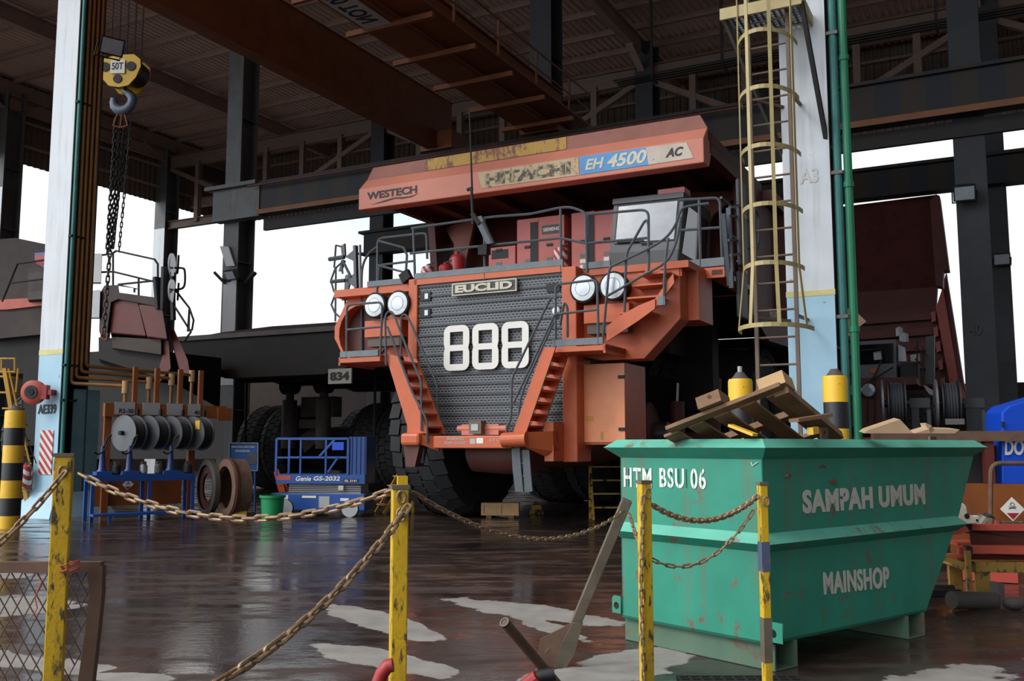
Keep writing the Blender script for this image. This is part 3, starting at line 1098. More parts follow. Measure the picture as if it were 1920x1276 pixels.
for i, (dx, zb) in enumerate(((-.16, LY(214, 475, 0).z - ZH), (-.06, LY(214, 470, 0).z - ZH), (.03, LY(214, 465, 0).z - ZH))):
    chain_links([(x0 + dx, y0 + .1 * i, zh - .5), (x0 + dx * .8 - .1, y0, zb)], .13, .022, .11).build('sling_chain', M['soot'], hk, smooth=True)
chain_links([(x0 - .15, y0, LY(214, 470, 0).z - ZH), (x0 - .22, y0, LY(198, 625, 0).z - ZH)], .17, .022, .12).build('sling_chain', M['chaindark'], hk, smooth=True)
chain_links([(x0 + .28, y0, zh - .45), (x0 + .1, y0, LY(228, 470, 0).z - ZH)], .13, .015, .08).build('sling_chain', M['soot'], hk, smooth=True)
MB().tube([(x0 - .05, y0 - .02, zh - .2), (x0 - .2, y0 - .02, zh - .7), (x0, y0 - .02, zh - .75), (x0 + .03, y0 - .02, zh - .2)], .03, 8).build('master_link', M['crane'], hk)
MB().tube([(x0 + .05, y0 - .02, zh - .2), (x0 + .2, y0 - .02, zh - .7), (x0 + .02, y0 - .02, zh - .75)], .03, 8).build('master_link', M['crane'], hk)
MB().tube(soft([(x0 - .22, y0, LY(199, 620, 0).z - ZH), (x0 - .3, y0, LY(199, 632, 0).z - ZH), (x0 - .12, y0, LY(199, 640, 0).z - ZH), (x0 - .1, y0, LY(199, 625, 0).z - ZH)], .08), .03, 8).build('sling_hook', M['crane'], hk)
# ------------------------------------------------------------------ haul truck 888 (grid coordinates, nose toward -y)
def tyre_mesh(Rr=2.0, W=1.34, n=34):
    b = MB()
    h = W / 2
    prof = [(1.0, -h * .62), (1.12, -h * .9), (1.4, -h), (1.72, -h * .98), (Rr - .16, -h * .88), (Rr - .09, -h * .7), (Rr - .07, 0),
            (Rr - .09, h * .7), (Rr - .16, h * .88), (1.72, h * .98), (1.4, h), (1.12, h * .9), (1.0, h * .62)]
    b.lathe(prof, (0, 0, 0), (1, 0, 0), 64, False)
    for k in range(n):
        a = 2 * math.pi * k / n
        for (cx, hw, da, hl) in ((-h * .75, h * .24, 0, .163), (h * .75, h * .24, .5, .163), (-h * .25, h * .235, .35, .16), (h * .25, h * .235, .85, .16)):
            w = a + da * 2 * math.pi / n
            rad = Vector((0, math.cos(w), math.sin(w)))
            tan = Vector((0, -math.sin(w), math.cos(w)))
            sk = Vector((.16 * (1 if cx > 0 else -1), 0, 0))
            drop = .05 if abs(cx) > h * .5 else 0
            b.obox(Vector((cx, 0, 0)) + rad * (Rr - .075 - drop * .6), Vector((hw, 0, 0)) - rad * (drop * (1 if cx > 0 else -1)), tan * hl + sk * .16, rad * .075)
    me = b.build('tyre', M['rubber'])
    d = me.data
    bpy.data.objects.remove(me)
    return d


TYRE = tyre_mesh()
_rm = MB().lathe([(1.02, -.5), (1.06, -.55), (1.0, -.56), (.9, -.3), (.55, -.25), (.5, -.42), (.2, -.45), (.2, .5), (1.02, .5)], (0, 0, 0), (1, 0, 0), 36).build('rim', M['soot'])
RIM = _rm.data
bpy.data.objects.remove(_rm)


def wheel(parent, pos, scale=1.0, mat_rim=None, flip=False):
    o = link('tyre', TYRE, None, parent)
    o.location = Vector(pos) + OFF.get(parent.name, Vector())
    o.scale = (scale,) * 3
    if flip:
        o.rotation_euler = (0, 0, math.pi)
    r = link('rim', RIM, None, o)
    r.parent = o
    r.location = (0, 0, 0)
    return o


T = gthing('dump_truck', 'giant orange mining dump truck facing the camera with a black grille numbered 888', 'dump truck', 0, 2, 0)


def pt(mb, name, mat, parent=None, **k):
    return mb.build(name, M[mat] if isinstance(mat, str) else mat, parent or T, **k)


def rails(name, lines, r=.024, mat='rail', parent=None):
    b = MB()
    for ln in lines:
        b.tube(ln, r, 6)
    return pt(b, name, mat, parent)


def px(y, *ps):
    return [LY(a, b, y) for a, b in ps]


# --- canopy and bed
W = 4.06
C = W
sec = [(0, 6.98), (0, 7.46), (.28, 7.74), (.30, 7.74), (.62, 7.74), (.62, 7.45), (.36, 6.98)]
pt(MB().prism([(-W, y, z) for y, z in sec], (2 * W, 0, 0)), 'canopy_front_beam', 'canopy', bevel=.03)
strip = MB().prism([(-W, .30, 7.74), (W, .30, 7.74), (W - .15, .30, 8.03), (-W + .18, .30, 8.03)], (0, .2, 0))
sp = pt(strip, 'canopy_spill_strip', 'strip')
pt(MB().box(-2.45, 1.05, .287, .299, 7.76, 8.02), 'flaked_paint', 'strip_yellow', sp)
b = MB().box(-W, W, .3, 4.8, 7.5, 7.72)
for x in (-3, -1.5, 0, 1.5, 3):
    b.box(x - .12, x + .12, .6, 4.6, 7.3, 7.5)
b.box(-W, -W + .2, .4, 4.7, 7.28, 7.52).box(W - .2, W, .4, 4.7, 7.28, 7.52)
pt(b, 'canopy_roof', 'bedred')
hb = [(-4.0, 3.9, 7.5), (-3.75, 3.5, 6.7), (-3.2, 3.0, 5.9), (-2.9, 2.6, 4.98), (3.84, 2.6, 4.98), (3.84, 3.0, 5.9), (3.84, 3.5, 6.7), (4.0, 3.9, 7.5)]
pt(MB().prism(hb, (0, .3, 0)), 'headboard', 'bedred')
for s in (-1, 1):
    pil = [(s * 3.95, 3.7, 7.3), (s * 3.35, 3.2, 6.7), (s * 3.1, 2.8, 6.0), (s * 2.9, 2.4, 5.0), (s * 2.6, 2.4, 5.0), (s * 2.75, 2.8, 6.2), (s * 2.8, 3.3, 7.3)]
    pt(MB().prism(pil, (0, -.12, 0)), 'headboard_bracket', 'strip')
    sd = [(s * 3.85, 2.9, 7.55), (s * 3.85, 4.8, 7.6), (s * 3.85, 5.05, 7.45), (s * 3.85, 12.2, 7.85), (s * 3.85, 12.6, 6.6), (s * 3.85, 11.0, 4.2), (s * 3.85, 5.2, 4.05), (s * 3.85, 3.3, 4.6)]
    sdo = pt(MB().prism(sd, (s * .2, 0, 0)), 'bed_side', 'bedred')
    b = MB()
    for (y, z0) in ((6.2, 4.7), (7.8, 4.9), (9.4, 5.2), (11, 6.1)):
        b.box(min(s * 4.05, s * 4.3), max(s * 4.05, s * 4.3), y, y + .35, z0, 7.4)
    b.box(min(s * 4.05, s * 4.3), max(s * 4.05, s * 4.3), 4.9, 12.2, 7.3, 7.6)
    pt(b, 'bed_rib', 'bedred', sdo)
pt(MB().prism([(-3.8, 3.4, 5.3), (-3.8, 5.6, 4.45), (-3.8, 9.2, 4.6), (-3.8, 12.6, 6.5), (-3.8, 12.6, 6.8), (-3.8, 9, 5.0), (-3.8, 3.6, 5.7)], (7.6, 0, 0)), 'bed_floor', 'soot')
text('lettering', 'WESTECH', LX(1443, 594, 4.32), (0, 1, 0), (0, 0, 1), .9, .2, M['offwhite'], T)
text('lettering', 'WESTECH', (-3.82, -.004, 7.185), (1, 0, 0), (0, 0, 1), 1.36, .175, M['dark'], T, bold=.035, thick=.004)
sw = [(-3.7, 7.06), (-3.3, 7.09), (-3.05, 7.125), (-2.85, 7.10), (-2.6, 7.11), (-2.42, 7.17), (-2.62, 7.135), (-2.82, 7.135), (-3.05, 7.155), (-3.3, 7.125)]
plate('swoosh', [[(x, z) for x, z in sw]], (0, -.006, 0), (1, 0, 0), (0, 0, 1), M['dark'], .006, T)
dec = pt(MB().prism([(-.91, -.012, 7.43), (-.8, -.012, 7.08), (1.47, -.012, 7.07), (1.45, -.012, 7.45)], (0, .01, 0)), 'decal_panel',
         paint('decal_cream', (186, 164, 128), .6, var=.12, wear=.5, wearcol=(104, 94, 80), wscale=7, wsharp=.05))
text('lettering', 'HITACHI', (-.72, -.016, 7.12), (1, 0, 0), (0, 0, 1), 2.0, .26, paint('peeled_lettering', (84, 78, 70), .7, wear=.66, wearcol=(168, 150, 120), wscale=9), dec, bold=.05, thick=.003)
dec = pt(MB().prism([(1.47, -.012, 7.45), (1.49, -.012, 7.07), (2.95, -.012, 7.08), (2.9, -.012, 7.44)], (0, .01, 0)), 'decal_panel',
         paint('decal_blue', (70, 140, 196), .5, var=.15, wear=.2, wearcol=(70, 66, 130), wscale=4, wsharp=.1))
text('lettering', 'EH', (1.6, -.016, 7.15), (1, 0, 0), (0, 0, 1), .42, .22, M['offwhite'], dec, bold=.03, shear=.25, thick=.003)
text('lettering', '4500', (2.08, -.016, 7.13), (1, 0, 0), (0, 0, 1), .84, .27, M['offwhite'], dec, bold=.03, shear=.25, thick=.003)
dec = pt(MB().prism([(2.9, -.012, 7.44), (2.95, -.012, 7.08), (3.86, -.012, 7.09), (3.72, -.012, 7.42)], (0, .01, 0)), 'decal_panel',
         paint('decal_grey', (190, 178, 164), .6, var=.15, wear=.32, wearcol=(120, 110, 104), wscale=10, wsharp=.1))
text('lettering', 'AC', (3.3, -.016, 7.17), (1, 0, 0), (0, 0, 1), .36, .18, M['dark'], dec, bold=.04, shear=.3, thick=.003)

# --- hood, deck, fenders
pt(MB().box(-1.65, 1.65, -1.12, 1.0, 1.75, 4.86), 'hood', 'soot')
pt(MB().box(-1.82, -1.6, -1.26, -.8, 1.6, 4.99), 'grille_post', 'orange', bevel=.02)
pt(MB().box(1.63, 1.93, -1.26, -.6, 1.3, 4.95), 'grille_post', 'orange', bevel=.02)
pt(MB().box(-1.68, 1.66, -1.26, 2.6, 4.86, 4.98), 'hood_top', 'orange')
pt(MB().box(-1.66, 1.66, -1.27, -1.22, 4.98, 5.1), 'kick_plate', 'rail_light')
pt(MB().box(-4.0, -1.8, -.9, 2.6, 4.82, 4.98), 'deck', 'orange')
pt(MB().box(1.93, 4.0, -.95, 2.6, 4.80, 4.93), 'deck', 'orange')
pt(MB().box(-3.1, -1.8, -.93, -.88, 4.98, 5.1), 'kick_plate', 'rail_light')
pt(MB().box(1.95, 2.5, -.98, -.93, 4.93, 5.05), 'kick_plate', 'rail_light')
# grille
gm = bpy.data.materials.new('perforated_grille')
gm.use_nodes = True
_n, _l = gm.node_tree.nodes, gm.node_tree.links
_b = _n['Principled BSDF']
_tc = _n.new('ShaderNodeTexCoord')
_mp = _n.new('ShaderNodeMapping')
_mp.inputs['Rotation'].default_value = (R(-90), 0, 0)
_l.new(_tc.outputs['Object'], _mp.inputs['Vector'])
_br = _n.new('ShaderNodeTexBrick')
_br.inputs['Scale'].default_value = 1.0
_br.inputs['Brick Width'].default_value = .082
_br.inputs['Row Height'].default_value = .050
_br.inputs['Mortar Size'].default_value = .0095
_br.inputs['Mortar Smooth'].default_value = .05
_br.inputs['Color1'].default_value = (.004, .004, .005, 1)
_br.inputs['Color2'].default_value = (.006, .006, .006, 1)
_br.inputs['Mortar'].default_value = lin((120, 124, 128)) + (1,)
_l.new(_mp.outputs['Vector'], _br.inputs['Vector'])
_l.new(_br.outputs['Color'], _b.inputs['Base Color'])
_bp = _n.new('ShaderNodeBump')
_bp.inputs['Strength'].default_value = .6
_bp.inputs['Distance'].default_value = .02
_l.new(_br.outputs['Fac'], _bp.inputs['Height'])
_l.new(_bp.outputs['Normal'], _b.inputs['Normal'])
_b.inputs['Roughness'].default_value = .5
M['grille'] = gm
gr = pt(MB().box(-1.6, 1.63, -1.2, -1.12, 1.78, 4.86), 'radiator_grille', 'grille')
nb = 15
for k in range(nb + 1):
    z = 1.8 + k * (4.82 - 1.8) / nb
    pt(MB().box(-1.6, 1.63, -1.225, -1.195, z - .022, z + .022), 'grille_slat', paint('grille_slat_grey', (66, 70, 74), .5, var=.15) if k == 0 else bpy.data.materials['grille_slat_grey'], gr)
for (zz) in (4.62, 4.28):
    pt(MB().box(-1.55, -1.3, -1.235, -1.2, zz - .1, zz + .08), 'grille_pocket', 'black', gr)
    pt(MB().box(-1.43, -1.35, -1.25, -1.235, zz - .06, zz + .05), 'work_light', 'lens', gr)
pt(MB().box(1.3, 1.58, -1.235, -1.2, 4.5, 4.66), 'grille_pocket', 'black', gr)
pt(MB().ball((1.52, -1.27, 4.12), .085, (1, .5, 1)), 'work_light', 'lens', gr)
eu = pt(MB().box(-.75, .70, -1.31, -1.26, 4.56, 4.81), 'name_plate', 'offwhite', gr)
pt(MB().box(-.72, .67, -1.318, -1.308, 4.585, 4.785), 'name_panel', paint('name_panel_dark', (54, 54, 56), .5), gr)
text('lettering', 'EUCLID', (-.66, -1.33, 4.61), (1, 0, 0), (0, 0, 1), 1.28, .155, M['offwhite'], gr, bold=.05)
def eight(x0, z0, w, h, r):
    """figure eight outline pinched at the waist, with two square holes"""
    m = h / 2
    o = []
    n = 6
    k = .025
    for (cx, cy, a0) in ((w - r, h - r, 0), (r, h - r, 90)):
        o += [(cx + r * math.cos(R(a0 + 90 * i / n)), cy + r * math.sin(R(a0 + 90 * i / n))) for i in range(n + 1)]
    o += [(0, m + .09), (k, m), (0, m - .09)]
    for (cx, cy, a0) in ((r, r, 180), (w - r, r, 270)):
        o += [(cx + r * math.cos(R(a0 + 90 * i / n)), cy + r * math.sin(R(a0 + 90 * i / n))) for i in range(n + 1)]
    o += [(w, m - .09), (w - k, m), (w, m + .09)]
    t = .142
    h1 = [(t, m + .06), (w - t, m + .06), (w - t, h - .13), (t, h - .13)]
    h2 = [(t, .13), (w - t, .13), (w - t, m - .06), (t, m - .06)]
    return [[(x0 + x, z0 + z) for x, z in lp] for lp in (o, h1, h2)]


for i in range(3):
    x = -.935 + i * .652
    pl = plate('number_eight', eight(x, 3.07, .585, .90, .15), (0, -1.29, 0), (1, 0, 0), (0, 0, 1), M['white'], .02, gr)
    bo = MB()
    for (dx, dz) in ((.09, .84), (.49, .84), (.15, .05), (.45, .05)):
        bo.cyl((x + dx, -1.31, 3.07 + dz), (x + dx, -1.295, 3.07 + dz), .016, n=8)
# fenders and the air intake
fr = [(1.75, 4.95), (3.82, 4.82), (3.82, 3.88), (3.12, 3.18), (2.3, 3.18), (1.75, 3.3)]
pt(MB().prism([(x, -.9, z) for x, z in fr], (0, .5, 0)), 'fender', 'orange', bevel=.015)
pt(MB().box(3.4, 4.02, -.42, .5, 3.9, 4.82), 'fender_box', 'orange')
fl = [LY(a, c, -.6) for a, c in ((770, 535), (655, 552), (640, 585), (627, 612), (627, 635), (636, 652), (648, 665), (775, 668))]
pt(MB().prism(fl, (0, .5, 0)), 'fender', 'orange', bevel=.015)
b = MB()
cx = (-3.25, 4.0)
ring = [(-.62 + 0, )]
pts_o, pts_i = [], []
for i in range(13):
    a = R(70 + 200 * i / 12)
    pts_o.append((cx[0] + .62 * math.cos(a), -.95, cx[1] + .66 * math.sin(a)))
    pts_i.append((cx[0] + .56 * math.cos(a), -.95, cx[1] + .60 * math.sin(a)))
b.prism(pts_o + pts_i[::-1], (0, .36, 0))
pt(b, 'air_intake', 'orange')
pt(MB().lathe([(.55, 0), (.55, .05)], (-3.25, -.66, 4.0), (0, 1, 0), 28), 'intake_panel', 'bedred')
for s in (-1, 1):
    x0, x1 = sorted((s * 2.05, s * 2.95))
    pt(MB().box(x0, x1, -1.2, -.85, 3.85, 4.2), 'lamp_box', 'orange', bevel=.01)
    pt(MB().box(x0 + .05, x1 - .05, -1.15, -.85, 3.66, 3.85), 'horn_bracket', paint('bracket_grey%d' % s, (92, 80, 72), .6))
    for cx_ in ((2.10, 2.69) if s > 0 else (2.61, 2.03)):
        c = Vector((s * cx_, -1.32, 4.5))
        hl = pt(MB().lathe([(.05, .38), (.22, .36), (.275, .1), (.275, 0), (.25, -.015), (.235, .0)], c, (0, 1, 0), 32, True), 'headlight', 'soot', smooth=True)
        pt(MB().lathe([(.24, 0), (.235, -.02), (.15, -.03), (.145, -.012), (.06, -.006)], c, (0, 1, 0), 32), 'lens', 'lens', hl, smooth=True)
        pt(MB().lathe([(.14, -.034), (.08, -.028), (.02, -.03)], c, (0, 1, 0), 24), 'reflector', 'chrome', hl, smooth=True)
# platforms
for s in (-1, 1):
    x0, x1 = (-3.07, -2.05) if s < 0 else (1.70, 2.76)
    pf = pt(MB().box(x0, x1, -1.9, -.7, 3.27, 3.36), 'platform', 'orange')
    pt(MB().box(x0 + .03, x1 - .05, -1.9, -1.86, 3.38, 3.5), 'kick_plate', 'rail_light', pf)
    pt(MB().box(x1 - .04 if s > 0 else x0, x1 if s > 0 else x0 + .04, -1.9, -.7, 3.22, 3.38), 'edge_beam', 'orange', pf)
rails('guardrail', [soft(px(-1.88, (713, 668), (717, 566), (655, 571), (650, 577), (650, 674)), .12), px(-1.88, (651, 618), (716, 612))])
rails('guardrail', [soft(px(-1.88, (1041.7, 656), (1041.7, 533), (1120, 524), (1122, 648)), .12), px(-1.88, (1041, 589), (1121, 580)),
                    soft(px(-1.7, (1050, 610), (1058, 566), (1064, 575), (1064, 632)), .1)])
# front stairs
def stair(front, back, ntread, y0, y1, mat='orange'):
    st = pt(MB().prism(front, (0, .04, 0)), 'stair', mat)
    pt(MB().prism(back, (0, .04, 0)), 'stringer', mat, st)
    f0, f1, f2, f3 = front       # top outer, top inner, bottom inner, bottom outer
    for k in range(ntread):
        t = (k + .5) / ntread
        a, c = f0.lerp(f3, t), f1.lerp(f2, t)
        x0, x1 = sorted((a.x, c.x))
        z = (a.z + c.z) / 2
        pt(MB().box(x0 + .02, x1 - .02, y0 + .05, y1, z - .025, z + .01).box(x0 + .02, x0 + .04, y0 + .05, y1, z - .12, z), 'tread', mat, st)
    return st


yF = -2.12
fl_ = [LY(a, c, yF) for a, c in ((722, 662), (748, 668), (803, 812), (768, 812))]
bk_ = [Vector((p.x, -1.5, p.z)) for p in fl_]
stair(fl_, bk_, 6, yF, -1.46)
fr_ = [LY(a, c, yF) for a, c in ((1041, 652), (1019, 650), (962, 810), (987, 808))]
bk_ = [Vector((p.x, -1.5, p.z)) for p in fr_]
stair([fr_[0], fr_[1], fr_[2], fr_[3]], bk_, 7, yF, -1.46)
rails('stair_handrail', [soft(px(-2.16, (724, 684), (722, 600), (724, 588), (731, 582), (738, 588), (764, 655), (790, 715), (790, 808)), .1),
                         soft(px(-2.16, (726, 612), (775, 740), (792, 770), (801, 790), (801, 830)), .1),
                         soft(px(-1.48, (752, 668), (752, 592), (760, 588), (768, 600), (820, 722), (820, 768), (828, 800), (827, 840)), .1),
                         px(-1.48, (758, 640), (812, 765))], .022)
rails('stair_handrail', [soft(px(-2.16, (1042, 560), (1034, 556), (1024, 575), (960, 708), (958, 785), (950, 800), (948, 830)), .1),
                         soft(px(-1.48, (1047, 585), (985, 720), (975, 752), (972, 790), (950, 830)), .1),
                         px(-2.16, (1040, 590), (963, 755))], .022)
# right upper stair
yS = -1.5
up = [LY(a, c, yS) for a, c in ((1137, 640), (1137, 612), (1165, 590), (1198, 572), (1228, 560), (1228, 578), (1198, 600))]
su = pt(MB().prism(up, (0, .04, 0)), 'stair', 'orange')
b2 = [LY(a, c, -1.0) for a, c in ((1160, 604), (1150, 598), (1215, 500), (1250, 508), (1262, 520), (1230, 570))]
pt(MB().prism(b2, (0, .04, 0)), 'stringer', 'orange', su)
for (a, c, d_) in ((1197, 560, 1.3), (1206, 537, 1.15), (1218, 516, 1.0), (1182, 588, 1.4)):
    p = LY(a, c, -1.2)
    pt(MB().box(p.x - .12, p.x + .45, -1.46, -.85, p.z - .03, p.z).box(p.x - .12, p.x + .5, -.88, -.85, p.z, p.z + .25), 'tread', 'orange', su)
e2 = [LY(a, c, -1.46) for a, c in ((1228, 578), (1228, 560), (1262, 512), (1264, 530))]
pt(MB().prism(e2, (0, .04, 0)), 'stringer', 'orange', su)
rails('stair_handrail', [soft(px(-1.5, (1131, 630), (1137, 560), (1142, 503), (1150, 497), (1213, 468), (1250, 446), (1268, 420), (1275, 396), (1283, 387), (1329, 381)), .2),
                         soft(px(-1.5, (1136, 556), (1165, 540), (1207, 515), (1250, 493), (1269, 455), (1277, 406)), .25),
                         soft(px(-1.45, (1171, 585), (1174, 475), (1211, 410), (1216, 420), (1216, 508)), .12),
                         px(-1.5, (1244, 572), (1247, 493), (1253, 446))], .024)
pt(MB().box(LY(1234, 560, -1.5).x, LY(1247, 560, -1.5).x, -1.52, -1.44, LY(1240, 572, -1.5).z, LY(1240, 555, -1.5).z), 'rail_socket', 'rail_light')
# bumper
bm = pt(MB().box(-.66, 1.0, -2.1, -1.6, 1.55, 1.78), 'bumper', 'orange', bevel=.02)
pt(MB().box(-1.28, -.85, -2.3, -1.5, 1.6, 1.84), 'bumper_arm', 'orange', bm, bevel=.06)
pt(MB().prism([(-.86, -2.2, 1.62), (-.6, -2.0, 1.5), (-.6, -2.0, 1.76), (-.86, -2.2, 1.8)], (0, .06, 0)), 'bumper_brace', 'orange', bm)
pt(MB().prism([(-1.28, -2.2, 1.75), (-1.2, -2.2, 1.2), (-1.0, -2.2, 1.2), (-.9, -2.2, 1.6)], (0, .3, 0)), 'tow_lug', 'bedred', bm)
pt(MB().cyl((.86, -2.15, 1.70), (1.35, -2.15, 1.72), .135, n=20), 'bumper_arm', 'orange', bm)
pt(MB().prism([(1.3, -2.18, 1.58), (1.3, -2.18, 1.84), (1.66, -1.75, 1.86), (1.66, -1.7, 1.5), (1.5, -1.8, 1.42)], (0, .25, 0)), 'bumper_arm', 'orange', bm)
pt(MB().box(1.48, 1.66, -1.72, -1.2, 1.32, 2.02), 'bumper_mount', 'orange', bm)
for (w0, w1, z, body) in ((-.36, .02, 1.70, 'WARNING'), (-.4, .06, 1.63, 'KEEP CLEAR'), (.55, .86, 1.68, 'STOP')):
    text('lettering', body, (w0, -2.104, z), (1, 0, 0), (0, 0, 1), w1 - w0, .045, M['lightgrey'], bm, thick=.002)
pt(MB().box(.28, .42, -2.105, -2.1, 1.64, 1.74), 'sticker', 'white', bm)
pt(MB().box(.14, .26, -2.105, -2.1, 1.63, 1.73), 'sticker', 'lightgrey', bm)
wv = pt(MB().box(-.25, .55, -1.75, -1.5, 1.8, 2.0).cyl((-.35, -1.7, 1.92), (.7, -1.7, 1.92), .06), 'valve_block', 'canopy')
pt(MB().box(0, .26, -1.9, -1.7, 1.82, 2.06), 'control_box', paint('box_brown', (106, 92, 74), .6), wv)
pt(MB().box(.05, .2, -1.91, -1.9, 1.88, 2.0), 'lamp_face', 'glass_sky', wv)
# hanging boarding steps
bs = MB()
for (a, c) in (((958, 838), (966, 880)), ((966, 880), (972, 918))):
    pass
lad = pt(MB().prism([LY(x, y, -2.0) for x, y in ((959, 836), (974, 836), (977, 880), (981, 921), (966, 921), (961, 880))], (0, .03, 0)), 'boarding_steps', 'rail')
pt(MB().prism([LY(x, y, -1.98) for x, y in ((979, 843), (992, 843), (995, 885), (998, 921), (984, 921), (981, 885))], (0, .03, 0)), 'steps_strap', 'rail', lad)
for y in (868, 892, 917):
    pt(MB().cyl(LY(970, y, -1.96), LY(990, y, -1.96), .018, n=8), 'step', 'rail', lad)
pt(MB().prism([LY(x, y, -2.05) for x, y in ((784, 838), (796, 840), (793, 868), (781, 866))], (0, .03, 0)), 'boarding_steps', 'rail')
# lower cabinet at right
cb = pt(MB().box(1.86, 2.74, -.9, .2, 1.62, 3.12), 'battery_cabinet', 'orange')
pt(MB().box(1.9, 2.74, -.93, -.9, 1.66, 3.12), 'door', paint('door_orange', (240, 152, 104), .42, var=.16, vscale=.9, wear=.3, wearcol=(206, 118, 104), wscale=1.2, wsharp=.4), cb, bevel=.008)
pt(MB().box(1.62, 1.86, -.97, -.3, 1.56, 3.12), 'side_panel', 'orange', cb)
for z in (1.9, 2.86):
    pt(MB().box(2.62, 2.75, -.955, -.93, z - .03, z + .03), 'hinge', 'black', cb)
st = pt(MB().box(1.96, 2.12, -.936, -.93, 2.06, 2.15), 'warning_sticker', paint('sticker_yellow', (214, 150, 56), .5), cb)
pt(MB().box(2.26, 2.31, -.936, -.93, 1.71, 1.86), 'warning_sticker', bpy.data.materials['sticker_yellow'], cb)
pt(MB().box(1.68, 1.8, -.976, -.97, 1.7, 1.9), 'warning_sticker', 'lightgrey', cb)
# deck cabinets
for i, (a, c, zt) in enumerate(((-1.3, -.62, 6.05), (-.58, -.04, 6.62), (-.04, .58, 6.62), (.75, 1.3, 6.62), (1.3, 1.95, 6.6))):
    zb = 5.35 if i == 0 else 4.98
    cbn = pt(MB().box(a, c, 1.2, 2.2, zb, zt), 'electrical_cabinet', 'pinkred', bevel=.012)
    if i in (1, 3):
        pt(MB().box(c - .2, c - .02, 1.185, 1.2, zb + .1, zt - .1), 'vent', 'black', cbn)
    pt(MB().box(a + .2, a + .34, 1.17, 1.2, 5.95, 6.0), 'handle', 'black', cbn)
    for (dz, mt) in ((.5, 'white'), (.38, 'white'), (.62, 'midgrey')):
        pt(MB().box(a + .2, a + .34, 1.19, 1.2, 5.0 + dz, 5.08 + dz), 'label_plate', mt, cbn)
    if i in (1, 2):
        pt(MB().box(a + .4, a + .5, 1.19, 1.2, 5.75, 5.86), 'warning_sticker', bpy.data.materials['sticker_yellow'], cbn)
    if i == 2:
        pt(MB().box(a + .08, a + .54, 1.19, 1.2, 6.22, 6.42), 'maker_plate', 'colgrey', cbn)
        text('lettering', 'SIEMENS', (a + .12, 1.186, 6.28), (1, 0, 0), (0, 0, 1), .38, .08, M['white'], cbn, thick=.003)
    if i == 0:
        pt(MB().box(a + .08, a + .5, 1.19, 1.2, 5.78, 5.98), 'screen', 'black', cbn)
# cab
P4 = [LY(1141, 500, .15), LY(1269, 494, .15), LY(1282, 360, .5), LY(1152, 374, .5)]
bk = 1.9
cabm = MB().hexa([P4[0], P4[1], P4[1] + Vector((0, bk + .35, 0)), P4[0] + Vector((0, bk + .35, 0)), P4[3], P4[2], P4[2] + Vector((0, bk, 0)), P4[3] + Vector((0, bk, 0))])
cab = pt(cabm, 'cab', 'cabgrey')


def cabp(u, v, off=0.0):
    a = P4[0].lerp(P4[1], u)
    c = P4[3].lerp(P4[2], u)
    return a.lerp(c, v) + Vector((0, -off, 0))


def cabpanel(u0, u1, v0, v1, name, mat, off, th=.02, parent=None):
    pt(MB().prism([cabp(u0, v0, off), cabp(u1, v0, off), cabp(u1, v1, off), cabp(u0, v1, off)], (0, th, 0)), name, mat, parent or cab)


cabpanel(.06, .95, .32, .90, 'window_seal', 'black', .012)
cabpanel(.08, .93, .34, .88, 'windscreen', 'glass_sky', .024)
cabpanel(-.01, 1.01, .92, 1.0, 'roof_edge', 'cabdark', .05, .06)
cabpanel(0, 1, 0, .2, 'lower_panel', 'cabdark', .01)
cabpanel(.1, .5, .335, .355, 'wiper', 'black', .06)
cabpanel(.45, .62, .30, .325, 'wiper', 'black', .06)
sx = P4[1].x
pt(MB().hexa([P4[1] + Vector((.02, .25, .25)), P4[1] + Vector((.03, .25, .25)), P4[1] + Vector((.03, 1.9, .25)), P4[1] + Vector((.02, 1.9, .25)),
              P4[2] + Vector((.02, .2, -.25)), P4[2] + Vector((.03, .2, -.25)), P4[2] + Vector((.03, 1.6, -.25)), P4[2] + Vector((.02, 1.6, -.25))]), 'side_window', 'glass_dark', cab)
pt(MB().hexa([P4[1] + Vector((.0, .0, .0)), P4[1] + Vector((.02, .0, .0)), P4[1] + Vector((.02, 2.2, .0)), P4[1] + Vector((.0, 2.2, .0)), P4[2] + Vector((.0, 0, 0)), P4[2] + Vector((.02, 0, 0)), P4[2] + Vector((.02, 1.85, 0)), P4[2] + Vector((0, 1.85, 0))]), 'side_wall', 'black', cab)
pt(MB().box(P4[3].x + .9, P4[3].x + 1.45, .6, 1.0, P4[2].z, P4[2].z + .14), 'roof_beacon_box', 'pinkred', cab)
# right side walkway, mirrors
sw_ = pt(MB().box(3.45, 4.35, .2, 2.8, 4.80, 4.9), 'side_deck', 'orange')
pt(MB().box(3.5, 4.36, .15, .2, 4.76, 4.96), 'deck_edge', 'orange')
pt(MB().box(4.12, 4.32, .14, .15, 4.82, 4.91), 'marker_lamp', 'bedred')
pt(MB().box(3.5, 4.36, .14, .2, 4.98, 5.14), 'kick_plate', 'rail_light')
rails('guardrail', [soft([(3.5, .18, 6.35), (4.3, .18, 6.3), (4.32, .18, 4.9)], .12), [(3.5, .18, 5.75), (4.3, .18, 5.72)], soft([(4.32, .18, 6.3), (4.34, 2.6, 6.3), (4.34, 2.6, 4.9)], .12),
                    [(4.32, .2, 5.7), (4.34, 2.6, 5.7)], [(3.9, .16, 4.95), (3.9, .16, 6.3)]], .028)
mr = pt(MB().bar(LX(1366, 390, 4.5), LX(1372, 540, 4.5), .08, .08).bar(LX(1356, 400, 4.45), LX(1368, 535, 4.45), .08, .08), 'mirror_frame', 'rail')
c = LX(1391, 420, 4.6)
pt(MB().box(c.x - .05, c.x + .05, c.y - .25, c.y + .25, c.z - .85, c.z + .85), 'mirror', 'cabdark', mr, bevel=.04)
c2 = LX(1391, 540, 4.6)
